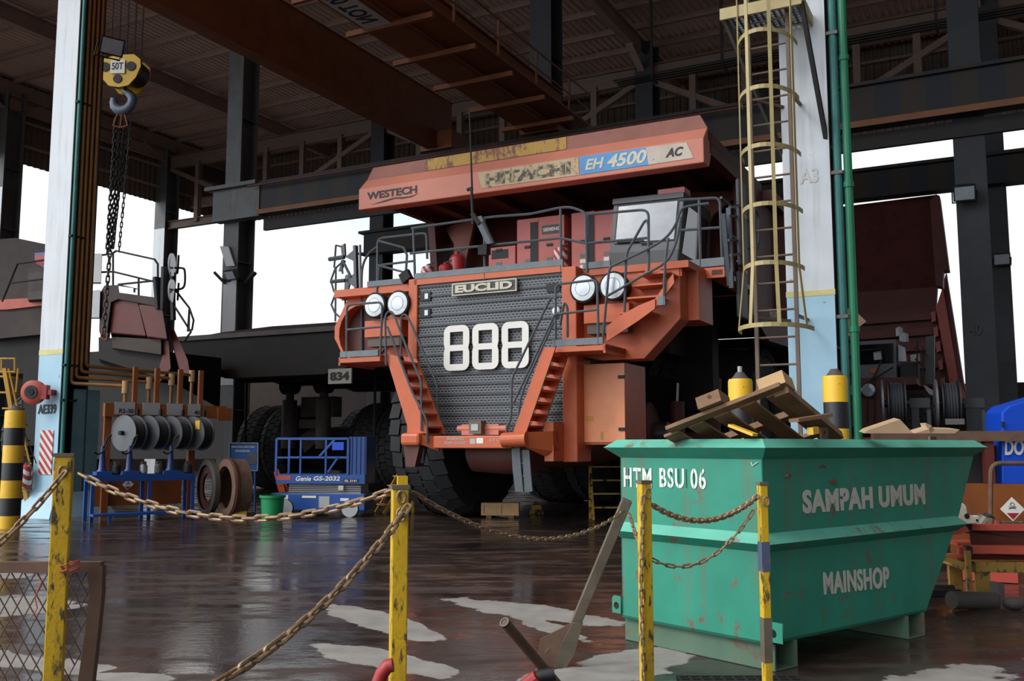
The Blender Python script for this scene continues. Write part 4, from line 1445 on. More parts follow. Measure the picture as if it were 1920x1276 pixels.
pt(MB().box(c2.x - .05, c2.x + .05, c2.y - .28, c2.y + .28, c2.z - .6, c2.z + .3), 'mirror', 'cabdark', mr, bevel=.04)
pt(MB().tube(soft([LX(a, c_, 4.62) for a, c_ in ((1368, 388), (1408, 382), (1422, 400), (1422, 465), (1408, 474), (1370, 478))], .2), .03, 6).tube([LX(1366, 405, 4.55), LX(1410, 405, 4.55)], .025, 6).tube([LX(1366, 450, 4.55), LX(1400, 450, 4.55)], .025, 6), 'mirror_guard', 'rail', mr)
# left mirrors
def c4(x, y, yy=-.55):
    return LY(600 + x / 6.38, 400 + y / 6.38, yy)


ml = pt(MB().bar(c4(425, 385), c4(440, 980), .1, .07).bar(c4(478, 375), c4(487, 900), .035, .04), 'mirror_frame', 'rail')
pt(MB().prism([c4(248, 390), c4(292, 358), c4(300, 500), c4(262, 540)], (0, .05, 0)).prism([c4(262, 560), c4(295, 560), c4(250, 690), c4(218, 690)], (0, .05, 0)), 'mirror', 'rail', ml)
pt(MB().prism([c4(300, 740), c4(345, 725), c4(350, 850), c4(300, 1040), c4(255, 1040), c4(290, 900)], (0, .05, 0)), 'mirror', 'rail', ml)
pt(MB().prism([c4(300, 520), c4(410, 430), c4(415, 575)], (0, .05, 0)).prism([c4(300, 800), c4(410, 715), c4(410, 880)], (0, .05, 0)), 'mirror_gusset', 'rail', ml)
pt(MB().tube([c4(110, 548), c4(290, 520)], .05, 6).tube([c4(130, 815), c4(300, 800)], .045, 6).tube([c4(270, 560), c4(370, 760)], .03, 6), 'mirror_arm', 'rail', ml)
b = MB()
for ln in ([(190, 380), (170, 640), (200, 650)], [(185, 650), (130, 800), (165, 930), (200, 960)], [(190, 380), (250, 395)], [(200, 640), (290, 560)],
           [(190, 640), (183, 1290)], [(185, 960), (135, 1090), (180, 1190), (260, 1260)], [(260, 560), (270, 720)], [(200, 950), (300, 1000), (310, 1250)]):
    b.tube([c4(*p) for p in ln], .022, 6)
pt(b, 'mirror_guard', 'rail', ml)
# deck guardrails
yc0 = -1.24
rails('guardrail', [soft(px(yc0, (771, 428), (882, 412), (926, 406), (995, 401), (1051, 389), (1070, 388), (1098, 398), (1101, 510)), .1),
                    soft(px(yc0, (769, 475), (913, 460), (1051, 446), (1099, 456)), .1),
                    px(yc0, (775, 428), (778, 518)), px(yc0, (908, 409), (909, 524)), px(yc0, (1051, 391), (1052, 510))], .026)
rails('guardrail', [soft(px(-.9, (707, 552), (708, 450), (716, 446), (795, 437), (800, 440), (801, 485)), .12), soft(px(-.9, (708, 540), (711, 497), (775, 489)), .1)], .026)
rails('guardrail', [px(-.9, (708, 451), (757, 464), (763, 478), (761, 512)), px(-.9, (708, 497), (761.5, 511))], .026)
rails('guardrail', [soft(px(-.7, (678, 660), (678, 500), (690, 475), (708, 462)), .3)], .026)
rails('guardrail', [px(-.95, (1102, 399), (1102, 510)), soft(px(-.95, (1102, 402), (1207, 393), (1216, 399), (1216, 506)), .1), px(-.95, (1102, 456), (1213, 446))], .026)
# antenna mast and lamps on the rail
an = pt(MB().tube(px(-1.3, (885, 350), (880, 200)), [.02, .012], 6).tube(px(-1.3, (884, 352), (887, 420)), .03, 8), 'antenna', 'black')
pt(MB().bar(LY(876, 356, -1.3), LY(886, 352, -1.3), .05, .05).bar(LY(886, 400, -1.3), LY(900, 420, -1.3), .1, .08), 'antenna_bracket', 'soot', an)
pt(MB().prism([LY(x, y, -1.32) for x, y in ((888, 408), (902, 404), (926, 455), (912, 458))], (0, .08, 0)), 'strut', 'rail', an)
pt(MB().bar(LY(905, 415, -1.3), LY(925, 455, -1.3), .05, .05), 'strut', 'black', an)
b = MB()
c = LY(908, 468, -1.35)
pt(MB().hexa([c + Vector(v) for v in ((-.1, -.08, -.1), (.1, -.1, -.12), (.1, .08, -.1), (-.1, .08, -.1), (-.1, -.08, .08), (.1, -.08, .1), (.1, .08, .1), (-.1, .08, .1))]), 'deck_lamp', 'soot')
c = LY(761, 518, -1.0)
pt(MB().obox(c, (.1, 0, .06), (0, .06, 0), (-.05, 0, .09)), 'deck_lamp', 'soot')
# running gear
wheel(T, (-2.5, 2.0, 2.0), 1.0)          # the other front wheel is off for repair
hub = pt(MB().lathe([(.45, 0), (.62, .1), (.62, .5), (.35, .62)], (1.7, 2.0, 1.9), (1, 0, 0), 28), 'wheel_hub', 'bedred')
pt(MB().lathe([(.2, 0), (.2, .3)], (2.3, 2.0, 1.9), (1, 0, 0), 20), 'spindle', 'steel', hub)
for s in (-1, 1):
    wheel(T, (s * 2.62, 8.2, 2.1), 1.05, flip=s > 0)
    wheel(T, (s * 1.18, 8.2, 2.1), 1.05)
pt(MB().lathe([(.5, -1.9), (.75, -.7), (.8, 0), (.75, .7), (.5, 1.9)], (0, 2.0, 1.9), (1, 0, 0), 24), 'front_axle', 'bedred', smooth=True)
pt(MB().lathe([(.15, -.8), (.34, -.66), (.38, 0), (.34, .66), (.15, .8)], (.4, -1.2, 1.44), (1, 0, 0), 24), 'crossmember', 'bedred', smooth=True)
pt(MB().lathe([(.6, -2.4), (.95, -.8), (.95, .8), (.6, 2.4)], (0, 8.2, 2.0), (1, 0, 0), 20), 'rear_axle', 'soot')
pt(MB().box(-1.35, -.9, -.6, 11, 2.0, 3.3).box(.9, 1.35, -.6, 11, 2.0, 3.3).box(-1.3, 1.3, 4, 6.5, 1.6, 3.2), 'chassis', 'soot')
for s in (-1, 1):
    pt(MB().cyl((s * 1.55, 1.9, 1.9), (s * 1.55, 1.7, 4.6), .28).cyl((s * 1.55, 1.75, 3.6), (s * 1.55, 1.7, 4.8), .2), 'suspension_cylinder', 'soot')
pt(MB().prism([(-3.7, 10.4, 2.3), (3.7, 10.4, 2.3), (3.7, 10.2, 4.7), (-3.7, 10.2, 4.7)], (0, .6, 0)), 'body_support', 'soot')
pt(MB().cyl((2.55, 5.0, 1.9), (2.55, 5.2, 3.2), .33).cyl((2.55, 5.2, 3.2), (2.55, 5.3, 3.9), .09), 'hoist_cylinder', 'bedred')
pt(MB().box(1.6, 3.3, 3.9, 5.8, .95, 1.9), 'fuel_tank', 'bedred')
pt(MB().box(-3.3, -1.6, 4.2, 6.0, 1.2, 3.4), 'hydraulic_tank', 'soot')
pt(MB().box(2.3, 3.1, 3.7, 4.2, 2.4, 4.6).box(1.9, 2.5, 2.5, 4.0, 3.6, 4.6), 'deck_support', 'soot')

# --- extinguishers on the deck
def extinguisher(label, p, h, r, mats, rz=-PHI, group=None):
    t = thing('fire_extinguisher', label, 'fire extinguisher', p, rz, group, True)
    MB().lathe([(r * .9, 0), (r, .02), (r, h * .8), (r * .75, h * .88), (r * .25, h * .93), (r * .25, h * .97)], (0, 0, 0), (0, 0, 1), 20).build('bottle', M[mats], t, smooth=True)
    MB().bar((0, 0, h * .98), (r * 1.1, 0, h * 1.04), .03, .025).cyl((0, 0, h * .93), (0, 0, h), r * .2).build('valve', M['black'], t)
    MB().tube(soft([(r * .3, 0, h * .97), (r * 1.25, 0, h * .85), (r * 1.1, 0, h * .3)], .08), .014, 6).build('hose', M['black'], t)
    return t


def deckp(px_, py_, y, z=4.99):
    p = LY(px_, py_, y)
    return wld(p.x, p.y, z)


extinguisher('red and white striped extinguisher at the left end of the truck deck', deckp(801, 512, -.6), .42, .13, 'extstripe')
extinguisher('red extinguisher with a grey label standing on the truck deck', deckp(857, 505, .3), .85, .17, 'red')
M['redblue'] = striped('extinguisher_red_blue', (60, 80, 140), (170, 40, 46), 1.9, (0, 0, 1), .45, .05, phase=.95, duty=.32)
extinguisher('shorter red extinguisher with a blue band on the truck deck', deckp(835, 510, -.3), .5, .14, 'redblue')
extinguisher('red and white striped extinguisher at the right end of the truck deck', deckp(1052, 490, -.8), .48, .14, 'extstripe')
# ------------------------------------------------------------------ dump truck 834, seen from behind
V = gthing('dump_truck', 'dark dump truck numbered 834 seen from behind, left of the big orange truck', 'dump truck', -12.5, 10.5, 0)
M['mud'] = paint('muddy_black_brown', (26, 22, 20), .8, var=.3, wear=.3, wearcol=(40, 34, 30), wscale=1.2, wsharp=.3)
M['mudgrey'] = paint('muddy_grey', (78, 72, 68), .75, var=.25)
tail = [(-16.7, 5.25), (-14.6, 5.42), (-12.4, 5.5), (-9.8, 5.48), (-7.6, 5.3), (-7.6, 4.8), (-8.6, 4.2), (-10.2, 3.85), (-14.4, 3.85), (-16.0, 4.3), (-16.7, 4.8)]
MB().prism([(x, 6.6, z) for x, z in tail], (0, 9.5, 0)).build('bed', M['mud'], V)
b = MB()
for k in range(4):
    y = 7.4 + k * 2.1
    b.prism([(-15.9, y, 4.25), (-14.4, y, 3.75), (-10.2, y, 3.75), (-8.7, y, 4.15), (-10.2, y, 3.9), (-14.4, y, 3.9)], (0, .35, 0))
b.build('bed_rib', M['mud'], V)
MB().box(-16.7, -7.6, 6.5, 6.62, 5.2, 5.36).build('tail_lip', M['mudgrey'], V)
for dx in (-3.05, -1.95, 1.95, 3.05):
    wheel(V, (-12.7 + dx, 10.7, 1.55), .775)
for dx in (-2.9, 2.9):
    wheel(V, (-12.7 + dx, 16.2, 1.55), .775)
MB().lathe([(.4, -2.4), (.75, -.9), (.8, 0), (.75, .9), (.4, 2.4)], (-12.7, 10.7, 1.5), (1, 0, 0), 24).build('rear_axle', M['mud'], V)
for a in (543, 607):
    p = LY(a, 760, 9.0)
    s_ = MB().cyl((p.x, 9.0, 1.5), (p.x, 9.0, 3.2), .26).cyl((p.x, 9.0, 3.2), (p.x, 9.0, 4.0), .15).build('suspension_cylinder', M['mudgrey'], V)
    MB().lathe([(.2, -.25), (.3, -.25), (.3, .25), (.2, .25)], (p.x, 9.0, 3.7), (1, 0, 0), 16).build('pivot', M['mud'], s_)
b = MB().box(-13.2, -11.8, 9.1, 9.6, 2.6, 3.3).box(-13.1, -12.0, 8.9, 9.1, 2.2, 2.5)
b.build('frame_end', M['mudgrey'], V)
MB().prism([LY(a, c, 9.2) for a, c in ((560, 818), (605, 790), (612, 812), (570, 850))], (0, .3, 0)).build('frame_bracket', M['mudgrey'], V)
p0, p1 = LY(618, 720, 6.5), LY(662, 690, 6.5)
np_ = MB().box(p0.x, p1.x, 6.42, 6.48, p0.z, p1.z).build('number_plate', paint('plate_grey', (150, 146, 140), .7, var=.15, wear=.2, wearcol=(70, 66, 62)), V)
text('lettering', '834', (p0.x + .08, 6.41, p0.z + .1), (1, 0, 0), (0, 0, 1), p1.x - p0.x - .16, p1.z - p0.z - .2, M['black'], np_, bold=.045, thick=.004)
for a in (462, 703):
    p = LY(a, 740, 8.5)
    MB().cyl((p.x, 8.5, 1.4), (p.x, 8.5, 4.4), .045, n=8).build('mudflap_rod', M['mud'], V)

# ------------------------------------------------------------------ red truck behind the left column
yv = 1.5
V = gthing('mining_truck', 'dirty red mining truck parked behind the left white column', 'mining truck', -13.5, 4, 0)
M['fred'] = paint('fender_red', (90, 34, 29), .6, var=.2, wear=.3, wearcol=(70, 44, 40), wscale=1.5, wsharp=.3)
M['dust'] = paint('dusty_brown', (64, 54, 50), .8, var=.2)


VD = Vector((-.75, .66, 0))


def q(y, *ps):
    return [LY(a, c, y) for a, c in ps]


MB().prism(q(yv, (207, 558), (222, 556), (258.7, 566), (274, 630), (207, 624)), VD * 2.2).build('fender', M['fred'], V, bevel=.03)
MB().prism(q(yv - .05, (260, 570), (303.4, 572), (314, 636), (276, 631)), VD * 2.3).build('fender', M['fred'], V, bevel=.03)
MB().prism(q(yv + .1, (209, 631), (302, 636), (302, 664), (211, 652)), VD * 2.0).build('side_panel', M['dust'], V)
MB().prism(q(yv + .3, (185, 632), (306, 640), (306, 690), (290, 705), (185, 672)), VD * 4).build('underbody', M['mud'], V)
MB().prism(q(yv - .1, (188, 548), (196, 535), (222, 534), (222, 548), (296, 558), (296, 574), (222, 560), (208, 566), (200, 628), (186, 620)), VD * 2.4).build('deck_edge', M['dust'], V)
MB().prism(q(yv + .2, (303, 572), (316, 640), (320, 690), (300, 715), (296, 700), (306, 660)), VD * .5).build('front_pillar', M['fred'], V)
MB().prism(q(yv + .3, (318, 622), (326, 616), (352, 675), (356, 700), (340, 705)), VD * .4).build('stair_cheek', M['fred'], V)
MB().prism(q(yv + 2.4, (-40, 470), (0, 448), (30, 446), (88, 458), (88, 565), (-40, 560)), VD * 4).build('bed_front', M['dust'], V)
MB().prism(q(yv + 2.2, (-20, 564), (10, 561), (82, 557), (82, 572), (12, 580), (-20, 580)), VD * .3).build('hood_band', paint('band_orange', (186, 72, 44), .5), V)
MB().prism(q(yv + 2.3, (-20, 582), (82, 574), (82, 626), (-20, 636)), VD * 2).build('hood_side', M['dust'], V)
MB().prism(q(yv + 2.6, (-20, 634), (95, 628), (95, 700), (-20, 700)), VD * 3).build('lower_body', M['mud'], V)
MB().prism(q(yv + 1.8, (52, 503), (82, 500), (82, 560), (52, 562)), VD * 1).build('cabinet', M['mudgrey'], V)
MB().prism(q(yv + 1.7, (65, 474), (86, 472), (86, 490), (82, 502), (70, 495), (65, 488)), VD * .4).build('marker_lamp', M['redblue'], V)
b = MB()
for ln in ([(4, 565), (33, 494), (86, 487)], [(22, 530), (86, 522)]):
    b.tube(q(yv + 1.5, *ln), .035, 6)
b.build('guardrail', M['steeldark'], V)
b = MB()
for ln in ([(190, 478), (208, 476)], [(212, 535), (212, 474), (218, 470), (290, 486), (296, 495), (296, 522)], [(190, 510), (212, 509), (290, 528)],
           [(222, 533), (290, 526)], [(260, 521), (260, 560)], [(222, 534), (258, 541), (252, 541), (252, 548)]):
    b.tube(q(yv, *ln), .03, 6)
b.build('guardrail', M['steeldark'], V)
MB().prism(q(yv - .2, (173, 475), (191, 475), (189, 529), (172, 529)), VD * .3).prism(q(yv - .2, (171, 545), (188, 543), (186, 595), (169, 595)), VD * .3).build('side_window_frame', M['lightgrey'], V)
mf = MB().bar(LY(308, 500, yv), LY(306, 580, yv), .14, .1).bar(LY(323, 510, yv), LY(325, 600, yv), .1, .1).bar(LY(295, 520, yv), LY(300, 580, yv), .25, .1).build('mirror_frame', M['steeldark'], V)
for (a, c) in ((321, 496), (321, 545)):
    p = LY(a, c, yv - .15)
    MB().lathe([(.32, 0), (.32, .04)], p, (.86, .51, 0), 20).build('mirror', M['lens'], mf)
MB().tube(soft(q(yv, (335, 478), (333, 512), (330, 512)), .1), .03, 6).tube(soft(q(yv, (328, 502), (345, 502), (347, 510), (347, 532), (343, 541), (328, 543)), .15), .03, 6).tube(q(yv, (335, 530), (333, 563)), .03, 6).build('mirror_guard', M['steeldark'], V)
MB().tube(q(yv, (330, 545), (355, 577), (363, 600), (360, 618), (352, 620), (355, 577), (354, 618)), .028, 6).tube(q(yv, (328, 575), (358, 622), (345, 640)), .028, 6).build('stair_rail', M['steeldark'], V)
wheel(V, (LY(70, 760, 4).x, 5.0, 1.9), .95)
MB().box(-19.5, -14.2, 2.8, 6.2, 1.6, 4.5).build('chassis', M['mud'], V)
MB().prism(q(yv + 1, (150, 700), (330, 720), (420, 770), (420, 860), (150, 860)), VD * .4).build('front_underside', M['mud'], V)

# ------------------------------------------------------------------ truck with raised bed, at right
yv = 19.5
V = gthing('dump_truck', 'red dump truck with its bed raised, behind the green pipes', 'dump truck', 4.5, 22, 0)


def r5(y, *ps):
    return [LY(1560 + a / 3.543, 340 + c / 3.543, y) for a, c in ps]


def r1(y, *ps):
    return [LY(1560 + a / 3.753, 560 + c / 3.753, y) for a, c in ps]


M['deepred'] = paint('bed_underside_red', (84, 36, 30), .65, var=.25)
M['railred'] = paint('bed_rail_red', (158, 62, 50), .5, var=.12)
b = MB()
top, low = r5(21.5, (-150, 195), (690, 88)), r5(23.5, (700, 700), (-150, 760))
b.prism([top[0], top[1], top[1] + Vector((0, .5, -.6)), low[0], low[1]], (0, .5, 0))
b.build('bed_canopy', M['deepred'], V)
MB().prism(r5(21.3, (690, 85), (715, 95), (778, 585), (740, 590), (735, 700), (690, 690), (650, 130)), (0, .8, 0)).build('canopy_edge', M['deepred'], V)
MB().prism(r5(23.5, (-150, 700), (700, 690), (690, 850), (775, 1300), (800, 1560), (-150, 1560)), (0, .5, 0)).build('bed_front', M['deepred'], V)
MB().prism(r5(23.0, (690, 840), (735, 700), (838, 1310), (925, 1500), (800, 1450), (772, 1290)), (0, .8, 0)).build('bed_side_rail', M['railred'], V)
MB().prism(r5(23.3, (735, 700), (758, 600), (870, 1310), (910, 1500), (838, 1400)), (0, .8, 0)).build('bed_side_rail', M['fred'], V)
for k, yy in enumerate((870, 970, 1070, 1190, 1310)):
    x1 = 655 + k * 16
    rb = MB().prism(r5(23.2, (-100, yy + 50), (x1, yy - 5), (x1, yy + 45), (-100, yy + 100)), (0, .4, 0)).build('bed_rib', M['fred'], V)
    MB().prism(r5(22.9, (x1, yy), (x1 + 30, yy - 10), (x1 + 36, yy + 55), (x1 + 8, yy + 65)), (0, .4, 0)).build('rib_end', M['railred'], rb)
cb_ = MB().prism(r1(yv, (165, 300), (450, 285), (455, 560), (165, 560)), (0, 1.8, 0)).build('cab', M['cabgrey'], V)
MB().prism(r1(yv - .05, (185, 325), (430, 312), (430, 450), (185, 462)), (0, .04, 0)).build('windscreen', M['glass_dark'], cb_)
MB().prism(r1(yv - .08, (290, 375), (350, 365), (355, 425), (295, 430)), (0, .02, 0)).build('sun_visor', M['lightgrey'], cb_)
MB().prism(r1(yv + .3, (465, 320), (515, 345), (525, 440), (468, 440)), (0, .3, 0)).build('side_window', M['glass_sky'], cb_)
MB().prism(r1(yv - .06, (268, 490), (325, 485), (325, 520), (268, 525)), (0, .02, 0)).build('badge', paint('badge_orange', (170, 84, 60), .6), cb_)
for (a, c) in ((475, 262), (500, 300), (515, 305)):
    MB().lathe([(.12, 0), (.12, .28), (.05, .34)], r1(yv + .3, (a, c))[0], (0, 0, 1), 12).build('roof_lamp', M['lightgrey'], cb_)
MB().prism(r1(yv - .1, (100, 560), (590, 548), (600, 600), (440, 610), (440, 900), (100, 900)), (0, 1.5, 0)).build('front_body', M['fred'], V)
MB().prism(r1(yv + .4, (480, 455), (600, 450), (600, 560), (480, 560)), (0, 1.2, 0)).build('engine_cover', M['black'], V)
for (a, c) in ((163, 640), (256, 640)):
    p = r1(yv - .35, (a, c))[0]
    hl = MB().lathe([(.2, .25), (.27, .05), (.27, 0), (.24, 0)], p, (0, 1, 0), 24).build('headlight', M['black'], V)
    MB().lathe([(.23, -.01), (.1, -.03)], p, (0, 1, 0), 24).build('lens', M['glass_sky'], hl)
b = MB()
for ln in ([(155, 365), (345, 352), (355, 420), (300, 540), (255, 590)], [(250, 590), (250, 870)], [(250, 590), (430, 480)], [(300, 560), (300, 880)],
           [(575, 340), (670, 400)], [(585, 420), (640, 475)], [(640, 340), (640, 600)], [(600, 300), (600, 560)]):
    b.tube(r1(yv - .3, *ln), .03, 6)
b.build('guardrail', M['steeldark'], V)
MB().prism(r1(yv, (550, 395), (615, 383), (618, 437), (555, 440)), (0, .05, 0)).build('mirror', M['lightgrey'], V)
MB().prism(r1(yv + .2, (660, 265), (720, 255), (720, 600), (655, 600)), (0, .3, 0)).build('mirror_frame', M['cabdark'], V)
MB().prism(r1(yv + .2, (640, 605), (665, 612), (730, 660), (730, 690), (680, 665)), (0, .15, 0)).build('deck_bracket', M['lightgrey'], V)
for dx in (-2.4, 2.4):
    wheel(V, (3.4 + dx, 22.0, 1.8), .9)
    wheel(V, (3.4 + dx, 27.5, 1.8), .9)
MB().box(1.5, 5.5, 21, 29, 1.2, 2.6).build('chassis', M['mud'], V)
cdb = at(1600, 600, 24)
tag(MB().prism([at(a, c, 20) for a, c in ((1597, 575), (1603, 582), (1624, 602), (1612, 612), (1598, 628))], (0, .3, 0)).build('hanging_sack', M['card']), 'brown sack hanging beside the green pipe', 'sack')
# ------------------------------------------------------------------ scissor lift
o = gnd(604, 966)
SLP = thing('scissor_lift', 'blue scissor lift parked in front of truck 834', 'scissor lift', o, R(-8), None, True)
S = SLP
MB().box(-1.1, 1.12, -.38, .38, .14, .52).build('base', M['blue'], S, bevel=.02)
MB().box(-.7, 1.0, -.3, .3, .52, .72).build('scissor_stack', M['lightgrey'], S)
b = MB()
for k in range(4):
    b.bar((-.7, -.31, .54 + k * .045), (1.0, -.31, .57 + k * .045), .02, .012)
b.build('scissor_arm', M['steeldark'], S)
pfm = MB().box(-.98, 1.12, -.4, .4, .74, .95).build('platform', M['blue'], S)
b = MB()
for x in (-.98, .72):
    b.bar((x, -.4, .95), (x, -.4, 1.76), .05, .05).bar((x, .4, .95), (x, .4, 1.76), .05, .05)
b.bar((.2, -.4, .95), (.2, -.4, 1.76), .04, .04).bar((-.4, -.4, .95), (-.4, -.4, 1.76), .04, .04)
for y in (-.4, .4):
    b.bar((-.98, y, 1.76), (.72, y, 1.76), .05, .05).bar((-.98, y, 1.33), (.72, y, 1.33), .04, .04)
b.bar((.05, -.4, 1.36), (.4, -.4, 1.74), .05, .05).bar((.5, -.4, 1.36), (.25, -.4, 1.0), .04, .04)
b.build('guard_rail', M['blue'], S)
MB().box(.74, 1.14, -.38, .38, .95, 1.8).build('control_cabinet', M['blue'], S)
b = MB()
for k in range(4):
    b.box(.78 + k * .1, .81 + k * .1, -.4, -.38, .95, 1.8)
b.build('cabinet_rib', M['darkblue'], S)
MB().box(.35, .62, -.43, -.36, 1.5, 1.68).build('control_box', M['brightblue'], S)
for x in (-.75, .78):
    w_ = MB().lathe([(.1, -.05), (.19, -.05), (.19, .05), (.1, .05)], (x, -.36, .19), (0, 1, 0), 24).build('wheel', M['lightgrey'], S)
    MB().lathe([(.19, -.045), (.2, -.04), (.2, .04), (.19, .045)], (x, -.36, .19), (0, 1, 0), 24, False).build('tyre', M['rubber'], w_)
    MB().lathe([(.1, -.06), (.2, -.06), (.2, .06), (.1, .06)], (x, .36, .2), (0, 1, 0), 20).build('wheel', M['lightgrey'], S)
text('lettering', 'Genie', (-.5, -.405, .80), (1, 0, 0), (0, 0, 1), .36, .11, M['white'], pfm, bold=.02, shear=.25, thick=.003)
text('lettering', 'GS-2032', (-.08, -.405, .81), (1, 0, 0), (0, 0, 1), .62, .10, M['white'], pfm, bold=.025, shear=.15, thick=.003)
MB().box(.62, .98, -.405, -.4, .77, .85).build('serial_plate', M['black'], pfm)
text('lettering', 'SIL 2141', (.65, -.408, .785), (1, 0, 0), (0, 0, 1), .28, .05, M['white'], pfm, thick=.002)
MB().box(-.95, -.62, -.405, -.4, .82, .92).build('sticker', M['scrapred'], pfm)
for (x0, x1, z0, z1, mt) in ((-.8, -.68, .36, .48, 'white'), (.55, .75, .36, .42, 'white'), (.05, .3, .2, .46, 'lightgrey'), (-.35, -.02, .42, .47, 'white'), (.5, .62, .6, .7, 'offwhite')):
    MB().box(x0, x1, -.39, -.38, z0, z1).build('sticker', M[mt], S)

# ------------------------------------------------------------------ notice board, bin, frames, flanges
p = gnd(478, 958)
t = thing('notice_board', 'blue notice board with white lettering on a thin blue post', 'sign', p, 0, None)
d = p.y
bo = MB().prism([at(a, c, d) for a, c in ((430, 830), (484, 830), (483, 882), (430, 881))], (0, .03, 0)).build('board', M['signblue'], t)
b = MB()
cs = [at(a, c, d - .01) for a, c in ((430, 830), (484, 830), (483, 882), (430, 881))]
for i in range(4):
    b.bar(cs[i], cs[(i + 1) % 4], .03, .02)
b.build('frame', M['lightgrey'], bo)
MB().prism([at(a, c, d - .012) for a, c in ((465, 848), (480, 848), (480, 870), (463, 870))], (0, .008, 0)).build('slot', M['midgrey'], bo)
for body, (a, c), w_, h_ in (('PERHATIAN AREA KERJA', (434, 840), .58, .055), ('KENDARAAN', (441, 847), .36, .055), ('HARAP LAPOR', (433, 867), .3, .04), ('PENGAWAS', (438, 872), .2, .04)):
    text('lettering', body, at(a, c, d - .012), (1, 0, 0), (0, 0, 1), w_, h_, M['white'], bo, thick=.002)
MB().cyl(p, at(478, 882, d), .025, n=10).build('post', M['signblue'], t)
p = gnd(510, 973)
t = thing('waste_bin', 'green plastic bin on the wet floor in front of the scissor lift', 'bin', p, 0, None, True)
MB().lathe([(.2, 0), (.22, .02), (.255, .5), (.235, .5), (.205, .04)], (0, 0, 0), (0, 0, 1), 28, False).lathe([(.2, .01), (.01, .011)], (0, 0, 0), (0, 0, 1), 28, False).build('bucket', M['bucket'], t, smooth=True)
MB().lathe([(.255, .47), (.285, .47), (.285, .52), (.25, .52)], (0, 0, 0), (0, 0, 1), 28, False).build('rim', M['bucket'], t)
p = gnd(535, 962)
t = thing('trestle', 'orange steel trestle leaning left of the scissor lift', 'trestle', p, 0, None)
d = p.y
MB().prism([at(a, c, d) for a, c in ((513, 885), (521, 878), (546, 958), (533, 962))], (0, .08, 0)).build('leg', M['ladderorange'], t)
b = MB()
for k in range(4):
    b.bar(at(519 + k * 5, 893 + k * 16, d - .01), at(528 + k * 4, 893 + k * 16, d + .3), .05, .03)
b.build('rung', M['ladderorange'], t)
MB().bar(at(525, 890, d + .35), at(560, 955, d + .35), .06, .06).build('leg', M['ladderorange'], t)
t = thing('brake_drum', 'big brown steel brake drum standing on edge, left of the sign', 'drum', Vector((at(420, 914, 21.9).x, 21.9, 0)), 0, 'brake drums by the blue bench')
c = at(420, 914, 21.9)
r_ = c.z - .01
MB().lathe([(r_ * .75, .1), (r_ * .75, 0), (r_, .02), (r_, .42), (r_ * .8, .46), (.02, .46)], c, (.80, .60, 0), 40, False).build('drum', M['rust'], t)
MB().lathe([(r_, .05), (r_ * 1.06, .05), (r_ * 1.06, .1), (r_, .1)], c, (.80, .60, 0), 40, False).build('flange', M['bedred'], t)
c = at(384, 913, 22.5)
t = thing('brake_drum', 'big steel drum with a worn grey rim, right of the blue bench', 'drum', Vector((at(384, 913, 22.5).x, 22.5, 0)), 0, 'brake drums by the blue bench')
r_ = c.z
MB().lathe([(r_ * .8, 0), (r_, .02), (r_, .14), (r_ * .8, .16)], c, (.80, .60, 0), 40, False).build('drum', M['mudgrey'], t)
MB().lathe([(r_ * .5, .06), (r_ * .82, .06), (r_ * .82, .1), (r_ * .5, .1)], c, (.80, .60, 0), 40, False).build('flange', M['bedred'], t)
p = gnd(450, 968)
t = thing('hand_pump', 'small yellow pump lying on the floor beside the brake drum', 'pump', gnd(452, 972), 0, None)
c = gnd(452, 970)
MB().cyl(c + Vector((-.16, 0, .08)), c + Vector((.12, .05, .08)), .075).build('body', M['ladderyellow'], t)
MB().cyl(c + Vector((.12, .05, .06)), c + Vector((.3, .05, .06)), .05).build('motor', M['soot'], t)


def steps(label, p, rz, w, h, dpt, n, mat, name='step_ladder'):
    t = thing(name, label, 'steps', p, rz, None, True)
    for x in (-w / 2, w / 2):
        MB().bar((x, 0, 0), (x, dpt, h), .05, .07, (0, -1, 1)).build('stile', M[mat], t)
        MB().bar((x, dpt + .05, 0), (x, dpt, h), .05, .05, (0, 1, .2)).build('back_leg', M[mat], t)
    for k in range(n):
        f = (k + 1) / n
        MB().box(-w / 2, w / 2, dpt * f - .13, dpt * f + .03, h * f - .03, h * f).build('step', M[mat], t)
    return t


M['stepmat'] = paint('step_black_yellow', (196, 160, 60), .6, wear=.55, wearcol=(44, 40, 36), wscale=5)
steps('black and yellow step ladder behind the left end of the green skip', gnd(1137, 975) + Vector((.12, 0, 0)), R(4), .8, 1.15, .45, 4, 'stepmat')
steps('yellow steps with handrail between the scissor lift and the truck tyre', gnd(712, 962), R(-60), .5, 1.1, .7, 5, 'ladderyellow')
# steps with handrail at far left
p = gnd(30, 975)
t = thing('mobile_stairs', 'yellow mobile stairs behind the striped bollard at the left edge', 'stairs', p + Vector((0, 1.1, 0)), 0, None)
d = p.y + 1.1
for off in (0, .55):
    MB().bar(at(8, 690, d + off), at(54, 960, d + off), .06, .09).build('stile', M['ladderyellow'], t)
for k in range(9):
    a, c = at(10 + k * 5, 705 + k * 30, d), at(10 + k * 5, 705 + k * 30, d)
    MB().box(a.x - .2, a.x + .05, d, d + .55, a.z - .02, a.z + .02).build('step', M['ladderyellow'], t)
b = MB().tube([at(0, 672, d), at(28, 672, d), at(28, 697, d), at(0, 697, d)], .025, 6).tube([at(16, 690, d), at(54, 860, d), at(58, 870, d)], .022, 6).tube([at(30, 735, d), at(34, 690, d)], .02, 6)
b.tube([at(-25, 672, d), at(0, 672, d)], .025, 6).tube([at(-25, 697, d), at(0, 697, d)], .025, 6).tube([at(3, 672, d), at(3, 697, d)], .02, 6)
b.build('handrail', M['ladderyellow'], t)
